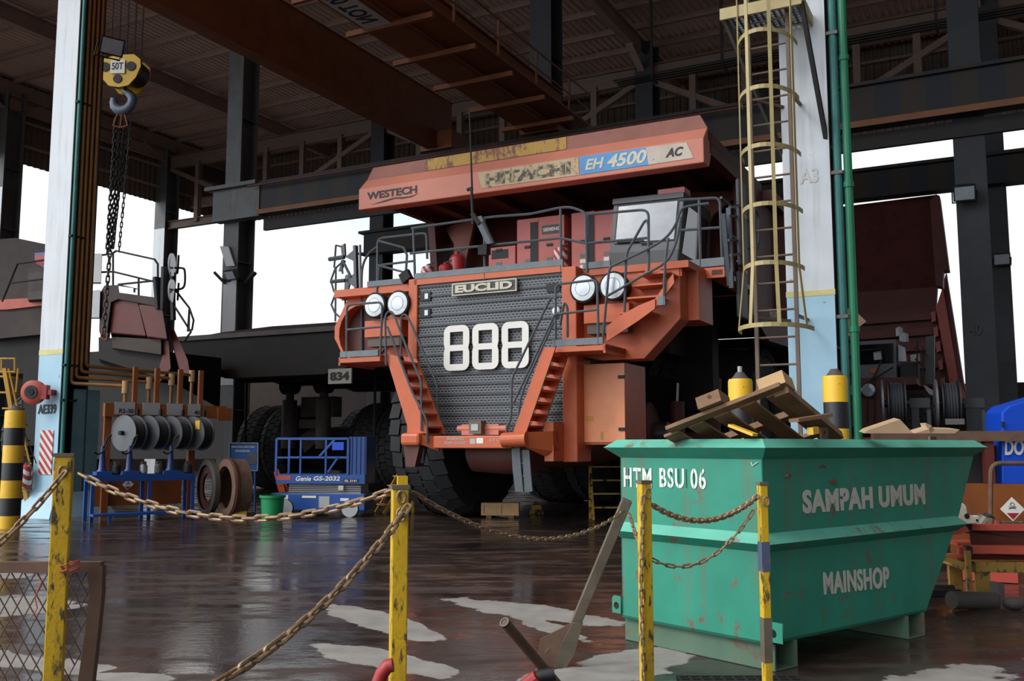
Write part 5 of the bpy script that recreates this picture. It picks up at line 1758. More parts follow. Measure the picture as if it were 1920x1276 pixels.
MB().bar(at(40, 895, d), at(22, 960, d), .05, .05).bar(at(-20, 690, d + .5), at(-25, 970, d + .5), .06, .06).build('brace', M['ladderyellow'], t)

# crate and chock under the big truck
p = wld(-1.25, 1.7, 0)
t = thing('wooden_crate', 'pale wooden crate on the floor under the truck nose', 'crate', p, R(-4), None, True)
MB().box(-.42, .42, -.2, .2, .06, .33).build('box', M['woodlight'], t)
for x in (-.25, .25):
    MB().box(x - .06, x + .06, -.2, .2, 0, .06).build('skid', M['wood'], t)
for (x0, x1, z0, z1) in ((-.42, .42, .29, .33), (-.42, .42, .06, .1), (-.42, -.36, .1, .29), (.36, .42, .1, .29), (-.03, .03, .1, .29)):
    MB().box(x0, x1, -.215, -.2, z0, z1).build('batten', M['woodlight'], t)
p = gnd(1003, 962)
t = thing('wheel_chock', 'small dark yellow wheel chock right of the wooden crate', 'chock', p, 0, None, True)
MB().prism([(-.14, -.1, 0), (.2, -.1, 0), (.2, -.1, .08), (.12, -.1, .2), (-.06, -.1, .2)], (0, .25, 0)).build('block', M['stepmat'], t)
MB().tube([(-.02, 0, .2), (0, 0, .26), (.06, 0, .26), (.08, 0, .2)], .015, 6).build('handle', M['soot'], t)
p = wld(2.6, 2.6, 0)
t = thing('jack_stand', 'red jack stand under the truck where the front wheel is missing', 'jack stand', p, -PHI, None, True)
MB().hexa([(-.35, -.35, 0), (.35, -.35, 0), (.35, .35, 0), (-.35, .35, 0), (-.15, -.15, .95), (.15, -.15, .95), (.15, .15, .95), (-.15, .15, .95)]).build('base', M['bedred'], t)
MB().cyl((0, 0, .95), (0, 0, 2.55), .16).build('ram', M['bedred'], t)
MB().cyl((0, 0, 2.55), (.02, 0, 2.95), .035).build('pin', M['chrome'], t)

# ------------------------------------------------------------------ bench with oil pumps, hose reels (left)
B0, B1 = Vector((-8.85, 20.4, 0)), Vector((-7.12, 21.8, 0))
ax = (B1 - B0).normalized()
ang = math.atan2(ax.y, ax.x)
L_ = (B1 - B0).length
bt = thing('pump_bench', 'blue steel bench carrying oil pumps beside the left white column', 'bench', B0, ang, None, True)
MB().box(0, L_, 0, .55, .84, .98).build('top', M['blue'], bt)
for x in (.04, L_ * .55, L_ - .04):
    for y in (.03, .52):
        MB().box(x - .035, x + .035, y - .03, y + .03, 0, .86).build('leg', M['blue'], bt)
MB().box(-.02, L_ + .02, -.32, -.02, .13, .18).box(.3, .36, -.3, -.26, 0, .14).box(L_ - .1, L_ - .04, -.3, -.26, 0, .14).build('shelf', M['blue'], bt)
PX = (.28, .85, 1.75)
for i, x in enumerate(PX):
    t = thing('oil_pump', ['dark blue pump on the bench, nearest the column', 'dark blue pump in the middle of the bench', 'dark blue pump on the right part of the bench'][i], 'pump',
              B0 + ax * x + Vector((-ax.y, ax.x, 0)) * .27 + Vector((0, 0, .98)), ang, 'pumps on the blue bench', True)
    MB().lathe([(.12, 0), (.13, .05), (.075, .12), (.06, .35), (.05, .42), (.035, .62)], (0, 0, 0), (0, 0, 1), 20).build('body', M['darkblue'], t, smooth=True)
    MB().tube([(.02, 0, .55), (.08, 0, .78), (.16, 0, .86)], .022, 8).build('outlet', M['soot'], t)
    MB().box(-.16, .16, -.2, .1, 0, .07).build('foot', M['blue'], t)
    MB().tube(sag((.16, 0, .86), (-.22, -.12, .5), .2, 10), .018, 6).build('hose', M['black'], t)
for i, (x, r_, mt) in enumerate(((.55, .09, 'black'), (1.12, .085, 'chrome'), (1.45, .09, 'steel'), (2.1, .1, 'black'))):
    t = thing('oil_filter', ['black round filter between the first two pumps on the bench', 'shiny filter between the pumps on the bench', 'grey filter right of the middle pump', 'black filter at the right end of the bench'][i],
              'filter', B0 + ax * x + Vector((-ax.y, ax.x, 0)) * .16 + Vector((0, 0, .98)), ang, 'filters on the blue bench', True)
    MB().lathe([(r_ * .8, 0), (r_, .03), (r_, .18), (r_ * .6, .22)], (0, 0, 0), (0, 0, 1), 18).build('bowl', M[mt], t)
    MB().box(-.05, .05, -.04, .04, .21, .28).build('head', M['steel'], t)
# orange frame with reels
F0 = Vector((-9.05, 21.6, 0))
F1 = Vector((-6.9, 23.4, 0))
fx = (F1 - F0).normalized()
fa = math.atan2(fx.y, fx.x)
fr_ = thing('reel_stand', 'orange-brown steel frame holding the hose reels behind the blue bench', 'frame', F0, fa, None, True)
MB().box(-.1, 2.75, -.05, .1, 2.25, 2.55).build('label_beam', M['orangebrown'], fr_)
MB().box(1.85, 2.0, -.02, .12, 0, 2.3).build('post', M['orangebrown'], fr_)
MB().box(-.05, .1, .1, .2, 0, 2.3).build('post', M['orangebrown'], fr_)
MB().box(2.5, 2.85, -.12, .02, 2.2, 2.5).build('bracket', M['orangebrown'], fr_)
for x in (.55, 1.05, 1.6, 2.1):
    MB().box(x, x + .1, .1, .2, 2.55, 3.4).build('hanger', M['orangebrown'], fr_)
MB().box(-.2, 1.8, .2, .3, .25, .95).build('drip_tray', M['orangebrown'], fr_)
REELLAB = ['grey hose reel on the frame, nearest the left column', 'second grey hose reel from the left column', 'third grey hose reel from the left column', 'grey hose reel farthest from the left column, with a yellow tag']
for i in range(4):
    x = .25 + i * .52
    c = F0 + fx * x + Vector((fx.y, -fx.x, 0)) * .3
    t = thing('hose_reel', REELLAB[i], 'hose reel', c + Vector((0, 0, 1.88)), -PHI, 'hose reels on the orange frame', True)
    MB().lathe([(.02, 0), (.40, 0), (.40, .015), (.1, .03)], (0, 0, 0), (0, -1, 0), 32).build('flange', M['midgrey'], t)
    MB().lathe([(.40, .3), (.40, .315), (.02, .315)], (0, 0, 0), (0, 1, 0), 32).build('flange', M['midgrey'], t)
    b = MB()
    for k in range(5):
        b.lathe([(.2, .03 + k * .05), (.33, .03 + k * .05), (.355, .055 + k * .05), (.33, .08 + k * .05)], (0, 0, 0), (0, 1, 0), 28)
    b.build('hose', M['black'], t)
    MB().cyl((0, -.12, 0), (0, .36, 0), .05).bar((0, .36, 0), (0, .36, .55), .05, .05).build('bracket', M['soot'], t)
    if i == 3:
        MB().box(.12, .26, -.035, -.03, .1, .3).build('tag', M['yellow'], t)
for i, (tx, x0, x1) in enumerate((('R2-30', .1, .55), ('', .72, 1.12), ('', 1.28, 1.65), ('40', 1.78, 2.08))):
    pl = MB().box(x0, x1, -.066, -.055, 2.3, 2.58).build('label_plate', M['lightgrey'], fr_)
    if tx:
        text('lettering', tx, (x0 + .1 if i == 0 else x1 - .15, -.068, 2.33), (1, 0, 0), (0, 0, 1), .32 if i == 0 else .13, .1, M['dark'], pl, thick=.002)
hzc = B0 + ax * .62 + Vector((-ax.y, ax.x, 0)) * .56 + Vector((0, 0, .55))


def diamond(label, c, ax_, s, name='hazard_sign', skull=True):
    t = thing(name, label, 'sign', c, 0, None)
    up = Vector((0, 0, 1))
    nn = ax_.cross(up)
    MB().prism([c + ax_ * s, c + up * s, c - ax_ * s, c - up * s], nn * .006).build('panel', M['white'], t)
    q_ = nn * .008
    MB().prism([c - up * s * .86 + q_, c - ax_ * s * .5 - up * s * .32 + q_, c + ax_ * s * .5 - up * s * .32 + q_], nn * .003).build('red_field', M['red'], t)
    if skull:
        b = MB()
        ring = [c + up * s * .38 + q_ + (ax_ * math.cos(w) + up * math.sin(w)) * s * .16 for w in [k * math.pi / 8 for k in range(16)]]
        b.tube(ring, s * .025, 5, True)
        b.bar(c + ax_ * s * .3 + up * s * .02 + q_, c - ax_ * s * .3 + up * s * .2 + q_, s * .05, .004, nn).bar(c - ax_ * s * .3 + up * s * .02 + q_, c + ax_ * s * .3 + up * s * .2 + q_, s * .05, .004, nn)
        b.build('symbol', M['dark'], t)
    return t


diamond('small white and red hazard diamond under the blue bench', F0 + fx * .55 + Vector((fx.y, -fx.x, 0)) * -.19 + Vector((0, 0, .72)), fx, .13)

# ------------------------------------------------------------------ things on the left column
c = wld(LY(63, 735, -3.25).x, -3.25, LY(63, 735, -3.25).z)
t = thing('air_hose_reel', 'round red hose reel mounted on the left white column', 'hose reel', c, -PHI + R(25), None, True)
MB().lathe([(.2, -.1), (.27, -.06), (.27, .08), (.2, .12)], (0, 0, 0), (0, 1, 0), 28).build('case', M['scrapred'], t, smooth=True)
MB().lathe([(.15, -.125), (.15, -.1)], (0, 0, 0), (0, 1, 0), 24).build('cap', M['black'], t)
MB().lathe([(.07, -.14), (.07, -.12)], (0, 0, 0), (0, 1, 0), 20).build('hub', M['soot'], t)
MB().box(.2, .34, -.08, .08, -.16, .16).box(.3, .44, -.06, .22, -.06, .06).build('bracket', M['red'], t)
tag(MB().tube([c + Vector((-.25, 0, -.1)), c + Vector((-.2, 0, -.8)), c + Vector((0.1, .1, -1.6))], .012, 6).build('air_hose', M['soot']), 'thin dark hose hanging from the red reel', 'hose')
c = wld(-10.9, -3.12, LY(60, 915, -3.1).z)
extinguisher('red and white striped extinguisher hung on the left white column', c, .58, .13, 'hazard')
bl = {}


def bollard(label, p, r, h):
    t = thing('bollard', label, 'bollard', p, 0, 'striped bollards', True)
    o = MB().lathe([(r, -h), (r, -.03), (r * .92, 0)], (0, 0, 0), (0, 0, 1), 28).build('post', M['bollard'], t, smooth=True)
    o.location = (0, 0, h)
    MB().lathe([(r * .75, h), (r * .45, h + .06), (.05, h + .09)], (0, 0, 0), (0, 0, 1), 24).build('cap', M['mudgrey'], t)
    return t


p = gnd(17, 990)
bollard('yellow and black banded bollard at the left edge, in front of the left column', p, .19, EYE + (835 - 770) * p.y / FOC)
bollard('yellow and black bollard right of the right white column base', Vector((at(1570, 835, 12.4).x, 12.4, 0)), .155, EYE + 130 * 12.4 / FOC)
t = bollard('yellow bollard behind the pallet, with a thin pipe stub on top', Vector((at(1391, 835, 12.4).x, 12.4, 0)), .155, EYE + 124 * 12.4 / FOC)
MB().cyl((0, 0, 2.45), (0, 0, 2.62), .03).build('pipe_stub', M['lightgrey'], t)

# ------------------------------------------------------------------ oil skid with reels and scrap bench (right)
t = thing('oil_skid', 'orange-brown oil tank skid behind the right end of the green skip', 'tank', Vector((7.4, 13.2, 0)), R(-4), None, True)
MB().box(-1.4, 2.6, 0, .72, .15, 1.08).build('tank', M['orangebrown'], t)
MB().box(-2.4, 2.6, -.02, .12, 1.66, 1.8).build('top_beam', M['rust'], t)
for x in (-2.3, -.9, .1):
    MB().box(x, x + .12, .02, .14, 0 if x < -1.4 else 1.08, 1.66).build('post', M['fred'], t)
MB().box(-2.4, -1.4, .1, .7, .15, .4).build('base', M['soot'], t)
MB().box(-1.2, -.62, .25, .7, 1.08, 1.6).build('machine', M['soot'], t)
diamond('white toxic hazard diamond with red tip on the orange tank', at(1898, 954, 13.05), Vector((1, -.07, 0)).normalized(), .16, 'toxic_sign')
d = 13.35
tk = thing('blue_tank', 'bright blue tank with white letters DO at the right edge', 'tank', at(1910, 905, d), 0, None)
a = [at(x, y, d) for x, y in ((1879, 908), (1879, 772), (1893, 760), (1960, 740), (1960, 908))]
MB().prism(a, (0, .55, 0)).build('body', M['brightblue'], tk, bevel=.02)
text('lettering', 'DO', at(1884, 853, d - .015), (1, 0, 0), (0, 0, 1), .27, .22, M['white'], tk, bold=0.03, shear=.12, thick=.004)
MB().cyl(at(1880, 790, d - .02), at(1880, 800, d - .02), .02, n=8).build('hinge', M['soot'], tk)
hl = MB().tube(soft([at(1857, 985, 11.9), at(1858, 868, 11.9), at(1960, 868, 11.9), at(1960, 985, 11.9)], .12), .028, 8).build('pipe_rail', M['rust'])
hl2 = MB()
tag(hl, 'brown bent pipe rail in front of the orange tank', 'rail')
for i, (px_, lab) in enumerate(((1681, 'black hose reel above the green skip, left of the other one'), (1782, 'black hose reel above the green skip, nearest the blue tank'))):
    d = 14.0
    c = at(px_, 757, d)
    t = thing('hose_reel', lab, 'hose reel', c, R(-20), 'black hose reels above the skip', True)
    r_ = 46 * d / FOC
    w_ = 16 * d / FOC
    MB().lathe([(.03, -w_), (r_, -w_), (r_, -w_ + .02), (.03, -w_ + .03)], (0, 0, 0), (1, 0, 0), 32).build('flange', M['black'], t)
    MB().lathe([(.03, w_), (r_, w_), (r_, w_ - .02), (.03, w_ - .03)], (0, 0, 0), (1, 0, 0), 32).build('flange', M['black'], t)
    b = MB()
    for k in range(5):
        x = -w_ + .03 + k * (2 * w_ - .06) / 5
        s_ = (2 * w_ - .06) / 5
        b.lathe([(.1, x), (r_ * .82, x), (r_ * .88, x + s_ / 2), (r_ * .82, x + s_), (.1, x + s_)], (0, 0, 0), (1, 0, 0), 28)
    b.build('hose', M['cabdark'], t)
    MB().lathe([(r_ * .8, -w_ - .09), (r_, -w_ - .08), (r_, -w_ - .05), (r_ * .8, -w_ - .05)], (0, 0, 0), (1, 0, 0), 32).build('guide_ring', M['midgrey'], t)
    MB().bar((w_ + .12, 0, -.02), (w_ + .12, .05, -1.0), .1, .1).cyl((-w_ - .1, 0, 0), (w_ + .3, 0, .02), .05).box(w_ + .05, w_ + .32, -.06, .06, -.06, .08).build('stand', M['black'], t)
    MB().bar((w_ + .3, 0, .05), (w_ + .3, 0, -.8), .05, .05).build('supply_pipe', M['colgreydark'], t)
    if i == 1:
        MB().box(-w_ + .02, w_ + .02, -r_ * .95, -r_ * .8, -r_ * .85, -r_ * .62).build('hose_guide', M['steel'], t)
t = thing('reel_rack', 'dark red steel rack carrying the two black hose reels', 'rack', Vector((6.2, 14.2, 0)), R(-6), None, True)
MB().box(-1.2, 1.0, -.15, .3, 1.55, 1.72).build('beam', M['scrapred'], t)
for x in (-1.1, .8):
    MB().box(x, x + .12, -.1, .1, 0, 1.55).build('post', M['scrapred'], t)

d0 = 9.8
bn = thing('scrap_bench', 'worn yellow steel bench loaded with red scrap plates', 'bench', gnd(1830, 1128), R(-6), None, True)
MB().box(-.05, 1.1, 0, .07, .30, .40).box(-.05, 1.1, .8, .87, .30, .40).box(-.05, .02, 0, .87, .30, .40).build('frame', M['benchyellow'], bn)
MB().bar((-.06, 0, .1), (-.06, 0, .52), .06, .05).build('end_stop', M['benchyellow'], bn)
for (x, y) in ((0.02, .02), (0.02, .82), (1.0, .02), (1.0, .82)):
    MB().box(x, x + .14, y, y + .05, 0, .3).build('leg', M['benchyellow'], bn)
MB().bar((-.5, .4, .5), (.05, .1, .34), .12, .05).bar((-.5, .4, .5), (-.5, .4, 0), .1, .08).build('side_frame', M['benchyellow'], bn)
ob = gnd(1830, 1128)


def chan(label, x0, x1, y0, z0, z1, y1, mat='scrapred'):
    t = thing('scrap_plate', label, 'scrap metal', ob + Vector((x0, y0, z0)), R(-6), None, True)
    L = x1 - x0
    MB().prism([(0, 0, z1 - z0), (.1, -.04, (z1 - z0) * .75), (.12, .0, 0), (L, 0, 0), (L, 0, z1 - z0)], (0, .03, 0)).build('web', M['bedred'], t)
    MB().box(-.02, L, -.07, .0, z1 - z0 - .02, z1 - z0 + .045).build('flange', M[mat], t)
    MB().box(-.02, L, .0, y1, -.01, .015).build('floor_plate', M[mat], t)
    for x in (.05, L * .62):
        MB().box(x, x + .06, -.08, .02, z1 - z0 - .05, z1 - z0 + .055).build('clip', M['soot'], t)


chan('red scrap channel lying on the bench top, lower of the two', -.08, 1.05, .15, .415, .50, .4)
chan('red scrap channel stacked on top, upper of the two on the bench', -.05, 1.05, .2, .56, .735, .4)
t = thing('cast_bracket', 'rusty white casting with bolt holes, propped by the skip corner', 'scrap metal', at(1815, 980, 10.12), 0, None)
dd = 10.12
outl = [(1796, 945), (1806, 943), (1812, 948), (1814, 962), (1824, 967), (1836, 966), (1838, 980), (1806, 983), (1797, 972)]
MB().prism([at(x, y, dd) for x, y in outl], (0, .09, 0)).build('casting', paint('white_rusty', (214, 204, 186), .6, var=.1, wear=.3, wearcol=(120, 82, 56), wscale=18), t, bevel=.008)
MB().lathe([(.028, -.005), (.028, .02)], at(1813, 967, dd), (0, 1, 0), 14).lathe([(.014, -.005), (.014, .02)], at(1832, 975, dd), (0, 1, 0), 10).build('hole_bush', M['black'], t)
t = thing('scrap_wedge', 'orange scrap wedge below the white casting', 'scrap metal', at(1800, 1000, 10), 0, None)
MB().prism([at(x, y, 10) for x, y in ((1780, 1003), (1804, 986), (1813, 987), (1818, 996), (1800, 1001))], (0, .25, 0)).build('wedge', M['scrapred'], t)
t = thing('electric_motor', 'dull grey motor among the scrap on the bench', 'motor', at(1838, 1000, 10.6), 0, None)
MB().cyl(at(1828, 1003, 10.6), at(1850, 975, 10.6), .11).build('body', M['steel'], t)
MB().cyl(at(1850, 975, 10.6), at(1856, 966, 10.6), .06).build('shaft_end', M['soot'], t)
t = thing('rusty_casting', 'brown toothed casting lying behind the red channels', 'scrap metal', at(1895, 995, 10.5), 0, None)
for k in range(4):
    b0 = at(1868 + k * 15, 990, 10.5)
    MB().obox(b0, (.03, 0, 0), (0, .06, 0), (.015, 0, .075)).build('tooth', M['rust'], t)
MB().bar(at(1866, 996, 10.5), at(1940, 1003, 10.5), .2, .06).build('body', M['rust'], t)
t = thing('shock_strut', 'brown steel strut standing among the scrap', 'scrap metal', at(1860, 1000, 10.4), 0, None)
MB().bar(at(1861, 1003, 10.4), at(1865, 972, 10.4), .1, .1).build('body', M['rust'], t)
MB().bar(at(1866, 1004, 10.35), at(1869, 975, 10.35), .04, .04).build('edge', M['scrapred'], t)
p = gnd(1826, 1142)
t = thing('steel_roller', 'dark steel roller lying on the floor under the yellow bench', 'roller', p, 0, None)
MB().cyl(at(1784, 1124, 9.6), at(1866, 1126, 9.8), .085).build('drum', M['mudgrey'], t)
MB().box(at(1866, 1126, 9.8).x, at(1866, 1126, 9.8).x + .05, 9.7, 9.9, 0, .24).build('end_plate', M['mudgrey'], t)
p = gnd(1902, 1142)
tag(MB().ball(p + Vector((0, 0, .06)), .09, (1.2, 1, .7), 8).build('rock', M['mudgrey']), 'rounded grey stone on the floor at the right edge', 'stone')
for i, (a, c, z) in enumerate((((1735, 1118), (1800, 1118), 0), ((1740, 1108), (1790, 1110), 0))):
    tag(MB().bar(gnd(*a) + Vector((0, 0, .04)), gnd(*c) + Vector((0, 0, .04)), .08, .07).build('steel_bar', M['soot']), ['dark steel bar on the floor by the skip, the nearer of two', 'dark steel bar on the floor by the skip, the farther of two'][i], 'bar')
tag(MB().bar(gnd(1800, 1090) + Vector((0, .3, .09)), gnd(1935, 1098) + Vector((0, .3, .09)), .35, .16).build('scrap_beam', M['scrapred']), 'orange-red beam lying on the floor behind the yellow bench', 'scrap metal')
# ------------------------------------------------------------------ green skip
K0 = gnd(1457, 1262)
KA = R(39)
eB = Vector((math.cos(KA), math.sin(KA), 0))          # along the lettered long side, away to the right
eA = Vector((-math.sin(KA), math.cos(KA), 0))         # along the short side, away to the left
K = thing('rubbish_skip', 'green steel rubbish skip lettered SAMPAH UMUM full of scrap wood', 'skip', K0, KA, None, True)


def kx(px_, py_, z):
    """skip coordinates of the point seen at a pixel, on height z"""
    d_ = gnd(px_, py_, z) - K0
    return Vector((d_.dot(eB), d_.dot(eA), z))


def onB(px_, py_, v):
    """point on the long wall (v = const)"""
    r = ray(px_, py_)
    o_ = Vector((0, 0, EYE)) - K0
    t_ = (v - o_.dot(eA)) / r.dot(eA)
    p = o_ + r * t_
    return Vector((p.dot(eB), p.dot(eA), p.z))


def onA(px_, py_, u):
    r = ray(px_, py_)
    o_ = Vector((0, 0, EYE)) - K0
    t_ = (u - o_.dot(eB)) / r.dot(eB)
    p = o_ + r * t_
    return Vector((p.dot(eB), p.dot(eA), p.z))


U0, V0 = -.03, .05                                      # near corner of the walls
LB0 = onB(1735, 1165, V0).x
LBm = onB(1792, 968, V0).x
LB1 = onB(1824, 858, V0).x
LA = onA(1166, 1090, U0).y
zb, zm0, zm1, zm2, zr0, zr1, zr2 = .19, .835, .90, .97, 1.50, 1.585, 1.65
b = MB()
b.prism([(U0, V0, zb), (LB0, V0, zb), (LBm, V0, zm1), (LB1, V0, zr0), (U0, V0, zr0)], (0, .012, 0))
b.build('long_side', M['bingreen'], K)
MB().prism([(U0, LA, zb), (LB0, LA, zb), (LBm, LA, zm1), (LB1, LA, zr0), (U0, LA, zr0)], (0, -.012, 0)).build('long_side', M['bingreen'], K)
MB().box(U0, U0 + .012, V0, LA, zb, zr0).build('short_side', M['bingreen'], K)
MB().prism([(LB0, V0, zb), (LBm, V0, zm1), (LB1, V0, zr0), (LB1, LA, zr0), (LBm, LA, zm1), (LB0, LA, zb)], (.012, 0, 0)).build('sloping_end', M['bingreen'], K)
MB().box(U0, LB0, V0, LA, zb, zb + .02).build('floor_plate', M['bingreen'], K)


def band(name, za, zo, zc, out, ins, e1):
    """ledge running round the walls: under face za-zo, lip zo, top face zo-zc"""
    mid = MB()
    for (z0, z1, o0, o1, nm, mt) in ((za, zo, 0, out, name + '_underside', 'bingreen'), (zo, zc, out, ins, name + '_top', 'bingreen2')):
        bb = MB()
        f0, f1 = (lambda o_: U0 - o_), (lambda o_: e1 + o_)
        lo = [(f0(o0), V0 - o0, z0), (f1(o0), V0 - o0, z0), (f1(o0), LA + o0, z0), (f0(o0), LA + o0, z0)]
        hi = [(f0(o1), V0 - o1, z1), (f1(o1), V0 - o1, z1), (f1(o1), LA + o1, z1), (f0(o1), LA + o1, z1)]
        n = 4
        bb.add(lo + hi, [(i, (i + 1) % 4, n + (i + 1) % 4, n + i) for i in range(4)])
        bb.build(nm, M[mt], K)


band('rim', zr0, zr1, zr2, .10, .015, LB1)
band('ledge', zm0, zm1, zm2, .075, .0, LBm)
for x in (.02, LB0 - .32):
    sk = MB().box(x, x + .02, V0 - .02, LA + .02, 0, zb).box(x + .26, x + .28, V0 - .02, LA + .02, 0, zb).box(x, x + .28, V0 - .02, LA + .02, 0, .012)
    sk.build('skid', M['skid'], K, bevel=.01)
for (yy, sgn) in ((LA, 1), (V0, -1)):
    y0 = yy if sgn > 0 else yy - .0
    lug = plate('lifting_lug', [[(0, .0), (.10 if sgn > 0 else .16, 0), (.10 if sgn > 0 else .16, .14), (.02, .14), (0, .12)],
                                [((.05 if sgn > 0 else .08) + .03 * math.cos(a), .06 + .03 * math.sin(a)) for a in [k * math.pi / 8 for k in range(16)]]],
                (U0 - .01, yy + (.10 if sgn > 0 else .02), .22), (0, -1, 0), (0, 0, 1), M['bingreen'], .015, K)
for body, (xa, ya), (xb, yb) in (('SAMPAH', (1506, 963), (1637, 952.7)), ('UMUM', (1649, 951.8), (1735, 945))):
    q0, q1 = onB(xa, ya, V0 - .004), onB(xb, yb, V0 - .004)
    text('lettering', body, q0, q1 - q0, (0, 0, 1), (q1 - q0).length, onB(1506, 918, V0).z - onB(1506, 963, V0).z, M['greytext'], K, bold=.045, thick=.002, gap=1.1)
text('lettering', 'MAINSHOP', onB(1545, 1115, V0 - .004), onB(1668, 1101, V0 - .004) - onB(1545, 1115, V0 - .004), (0, 0, 1), (onB(1668, 1101, V0) - onB(1545, 1115, V0)).length,
     onB(1545, 1072, V0).z - onB(1545, 1115, V0).z, M['greytext'], K, bold=.035, thick=.002, gap=1.08)
M['stencil'] = paint('stencil_white', (224, 224, 216), .55, var=.04, wear=.1, wearcol=(110, 160, 140))
for body, a, c in (('HTM', (1170, 912), (1222, 912)), ('BSU 06', (1237, 913), (1324, 914))):
    q0, q1 = onA(a[0], a[1], U0 - .004), onA(c[0], c[1], U0 - .004)
    o_ = text('lettering', body, q0, (0, -1, 0), (0, 0, 1), abs(q1.y - q0.y), onA(a[0], 876, U0).z - q0.z, M['stencil'], K, bold=.02, thick=.002, gap=1.12)
    n_ = len(body)
    for i in range(n_):
        yy = q0.y + (q1.y - q0.y) * (i + .5) / n_
        MB().box(U0 - .008, U0 - .001, yy - .002, yy + .002, q0.z + .005, onA(a[0], 878, U0).z).build('stencil_bridge', M['bingreen'], o_)
ck = [onA(x, y, U0 - .006) for x, y in ((1408, 866), (1411, 873), (1421, 866))]
MB().tube(ck, .004, 5).build('chalk_tick', M['white'], K)

# scrap in the skip
def P(px_, py_, d_):
    return at(px_, py_, d_)


M['pallet'] = M['wood']
pal = thing('wooden_pallet', 'broken wooden pallet tilted in the top of the green skip', 'pallet', at(1420, 800, 7.3), 0, None)
A0, A1, A2, A3 = P(1258, 812, 7.45), P(1464, 733, 7.0), P(1600, 815, 6.9), P(1330, 880, 7.5)
e1 = (A1 - A0)
e2 = (P(1560, 812, 7.9) - A1)
nn_ = e1.cross(e2).normalized()
if nn_.z < 0:
    nn_ = -nn_
for k in range(5):
    f = k * .235
    s0 = A0 + e1 * f
    MB().bar(s0, s0 + e2 * (.72 if k < 3 else 1.0), .125, .022, nn_).build('deck_board', M['wood'], pal)
MB().bar(A0 + nn_ * .02 - e2 * .03, A1 + nn_ * .02 - e2 * .03 + e1 * .03, .10, .03, nn_).build('lead_board', M['wood'], pal)
MB().bar(A0 + e2 * .5 + nn_ * .04, A1 + e2 * .5 + nn_ * .04, .10, .05, nn_).build('stringer', M['wood'], pal)
MB().bar(A1 + nn_ * .0, A1 + e2 * 1.1, .11, .06, nn_).build('stringer', M['wood'], pal)
MB().bar(A0 + e2 * .95 + nn_ * .02, A1 + e2 * .95 + nn_ * .02, .10, .03, nn_).build('stringer', M['wood'], pal)
for i, (c, sz, lab) in enumerate(((P(1338, 755, 7.25), .066, 'wood block lying on the left part of the tilted pallet'), (P(1455, 722, 7.1), .07, 'wood block on the peak of the tilted pallet'))):
    d1 = e1.normalized()
    d2 = nn_.cross(d1).normalized()
    tag(MB().obox(c, d1 * sz * 1.45, d2 * sz * 1.5, nn_ * sz * .72).build('wood_block', M['woodlight' if i == 1 else 'wood']), lab, 'wood block')
tag(MB().bar(P(1325, 742, 7.2), P(1352, 753, 7.2), .08, .02).build('wood_offcut', M['wood']), 'thin board offcut on top of the left wood block', 'board')
tag(MB().bar(P(1405, 750, 7.5), P(1440, 722, 7.5), .08, .05).build('wood_offcut', M['wood']), 'board offcut leaning behind the peak of the pallet', 'board')
tag(MB().bar(P(1370, 797, 7.15), P(1416, 815, 7.0), .07, .02).build('plastic_strip', M['yellow']), 'yellow strip poking out between the pallet boards', 'strip')
tag(MB().bar(P(1519, 808, 6.95), P(1530, 806, 7.0), .05, .05).build('plastic_strip', M['yellow']), 'yellow piece beside the steel lug on the skip rim', 'strip')
tag(MB().bar(P(1488, 788, 6.95), P(1552, 778, 7.1), .10, .025).build('wood_offcut', M['wood']), 'short board lying over the right slope of the pallet', 'board')
for i, (px_, py_, lab) in enumerate(((1545, 802, 'rusty steel lug with a round hole on the skip rim, left one'), (1748, 797, 'rusty steel lug leaning on the skip rim, near the cardboard'))):
    q0 = onB(px_, py_ + 14, V0 + .02)
    w0 = K0 + eB * q0.x + eA * q0.y + Vector((0, 0, zr2 - .02))
    o_ = plate('steel_lug', [rrect(-.045, 0, .045, .11 if i == 0 else .07, .012), [(.022 * math.cos(a), .065 + .022 * math.sin(a)) for a in [k * math.pi / 8 for k in range(16)]]] if i == 0 else [rrect(-.06, 0, .05, .05, .012)],
               w0, eB, (0, 0, 1), M['rust'], .02)
    tag(o_, lab, 'lug')
tag(MB().prism([P(x, y, 7.6) for x, y in ((1620, 812), (1628, 806), (1688, 786), (1712, 812))], (.05, .25, .02)).build('cardboard_flap', M['card']), 'folded sheet of cardboard standing up in the skip', 'cardboard')
tag(MB().prism([P(x, y, 7.9) for x, y in ((1715, 812), (1745, 803), (1800, 805), (1790, 812))], (.05, .3, .02)).build('cardboard_flap', M['card']), 'flat cardboard at the right end of the skip', 'cardboard')
tag(MB().sheet([[P(1725, 793, 7.7), P(1735, 792, 7.75), P(1746, 797, 7.8), P(1753, 806, 7.8)], [P(1730, 806, 7.5), P(1738, 800, 7.5), P(1742, 804, 7.5), P(1745, 812, 7.5)]]).build('paper_curl', M['card']), 'curled brown paper beside the standing cardboard', 'paper')
b = MB()
random.seed(3)
for k in range(40):
    u, v = random.uniform(.15, LBm - .1), random.uniform(V0 + .1, LA - .1)
    c = K0 + eB * u + eA * v + Vector((0, 0, 1.34 + random.uniform(-.03, .08)))
    a = Vector((random.uniform(-1, 1), random.uniform(-1, 1), random.uniform(-.3, .3))).normalized()
    b.bar(c - a * .2, c + a * .2, .09, .02)
bs_ = b.build('wood_rubble', M['wood'])
tag(bs_, 'heap of broken boards filling the green skip', 'rubble')
bs_['kind'] = 'stuff'
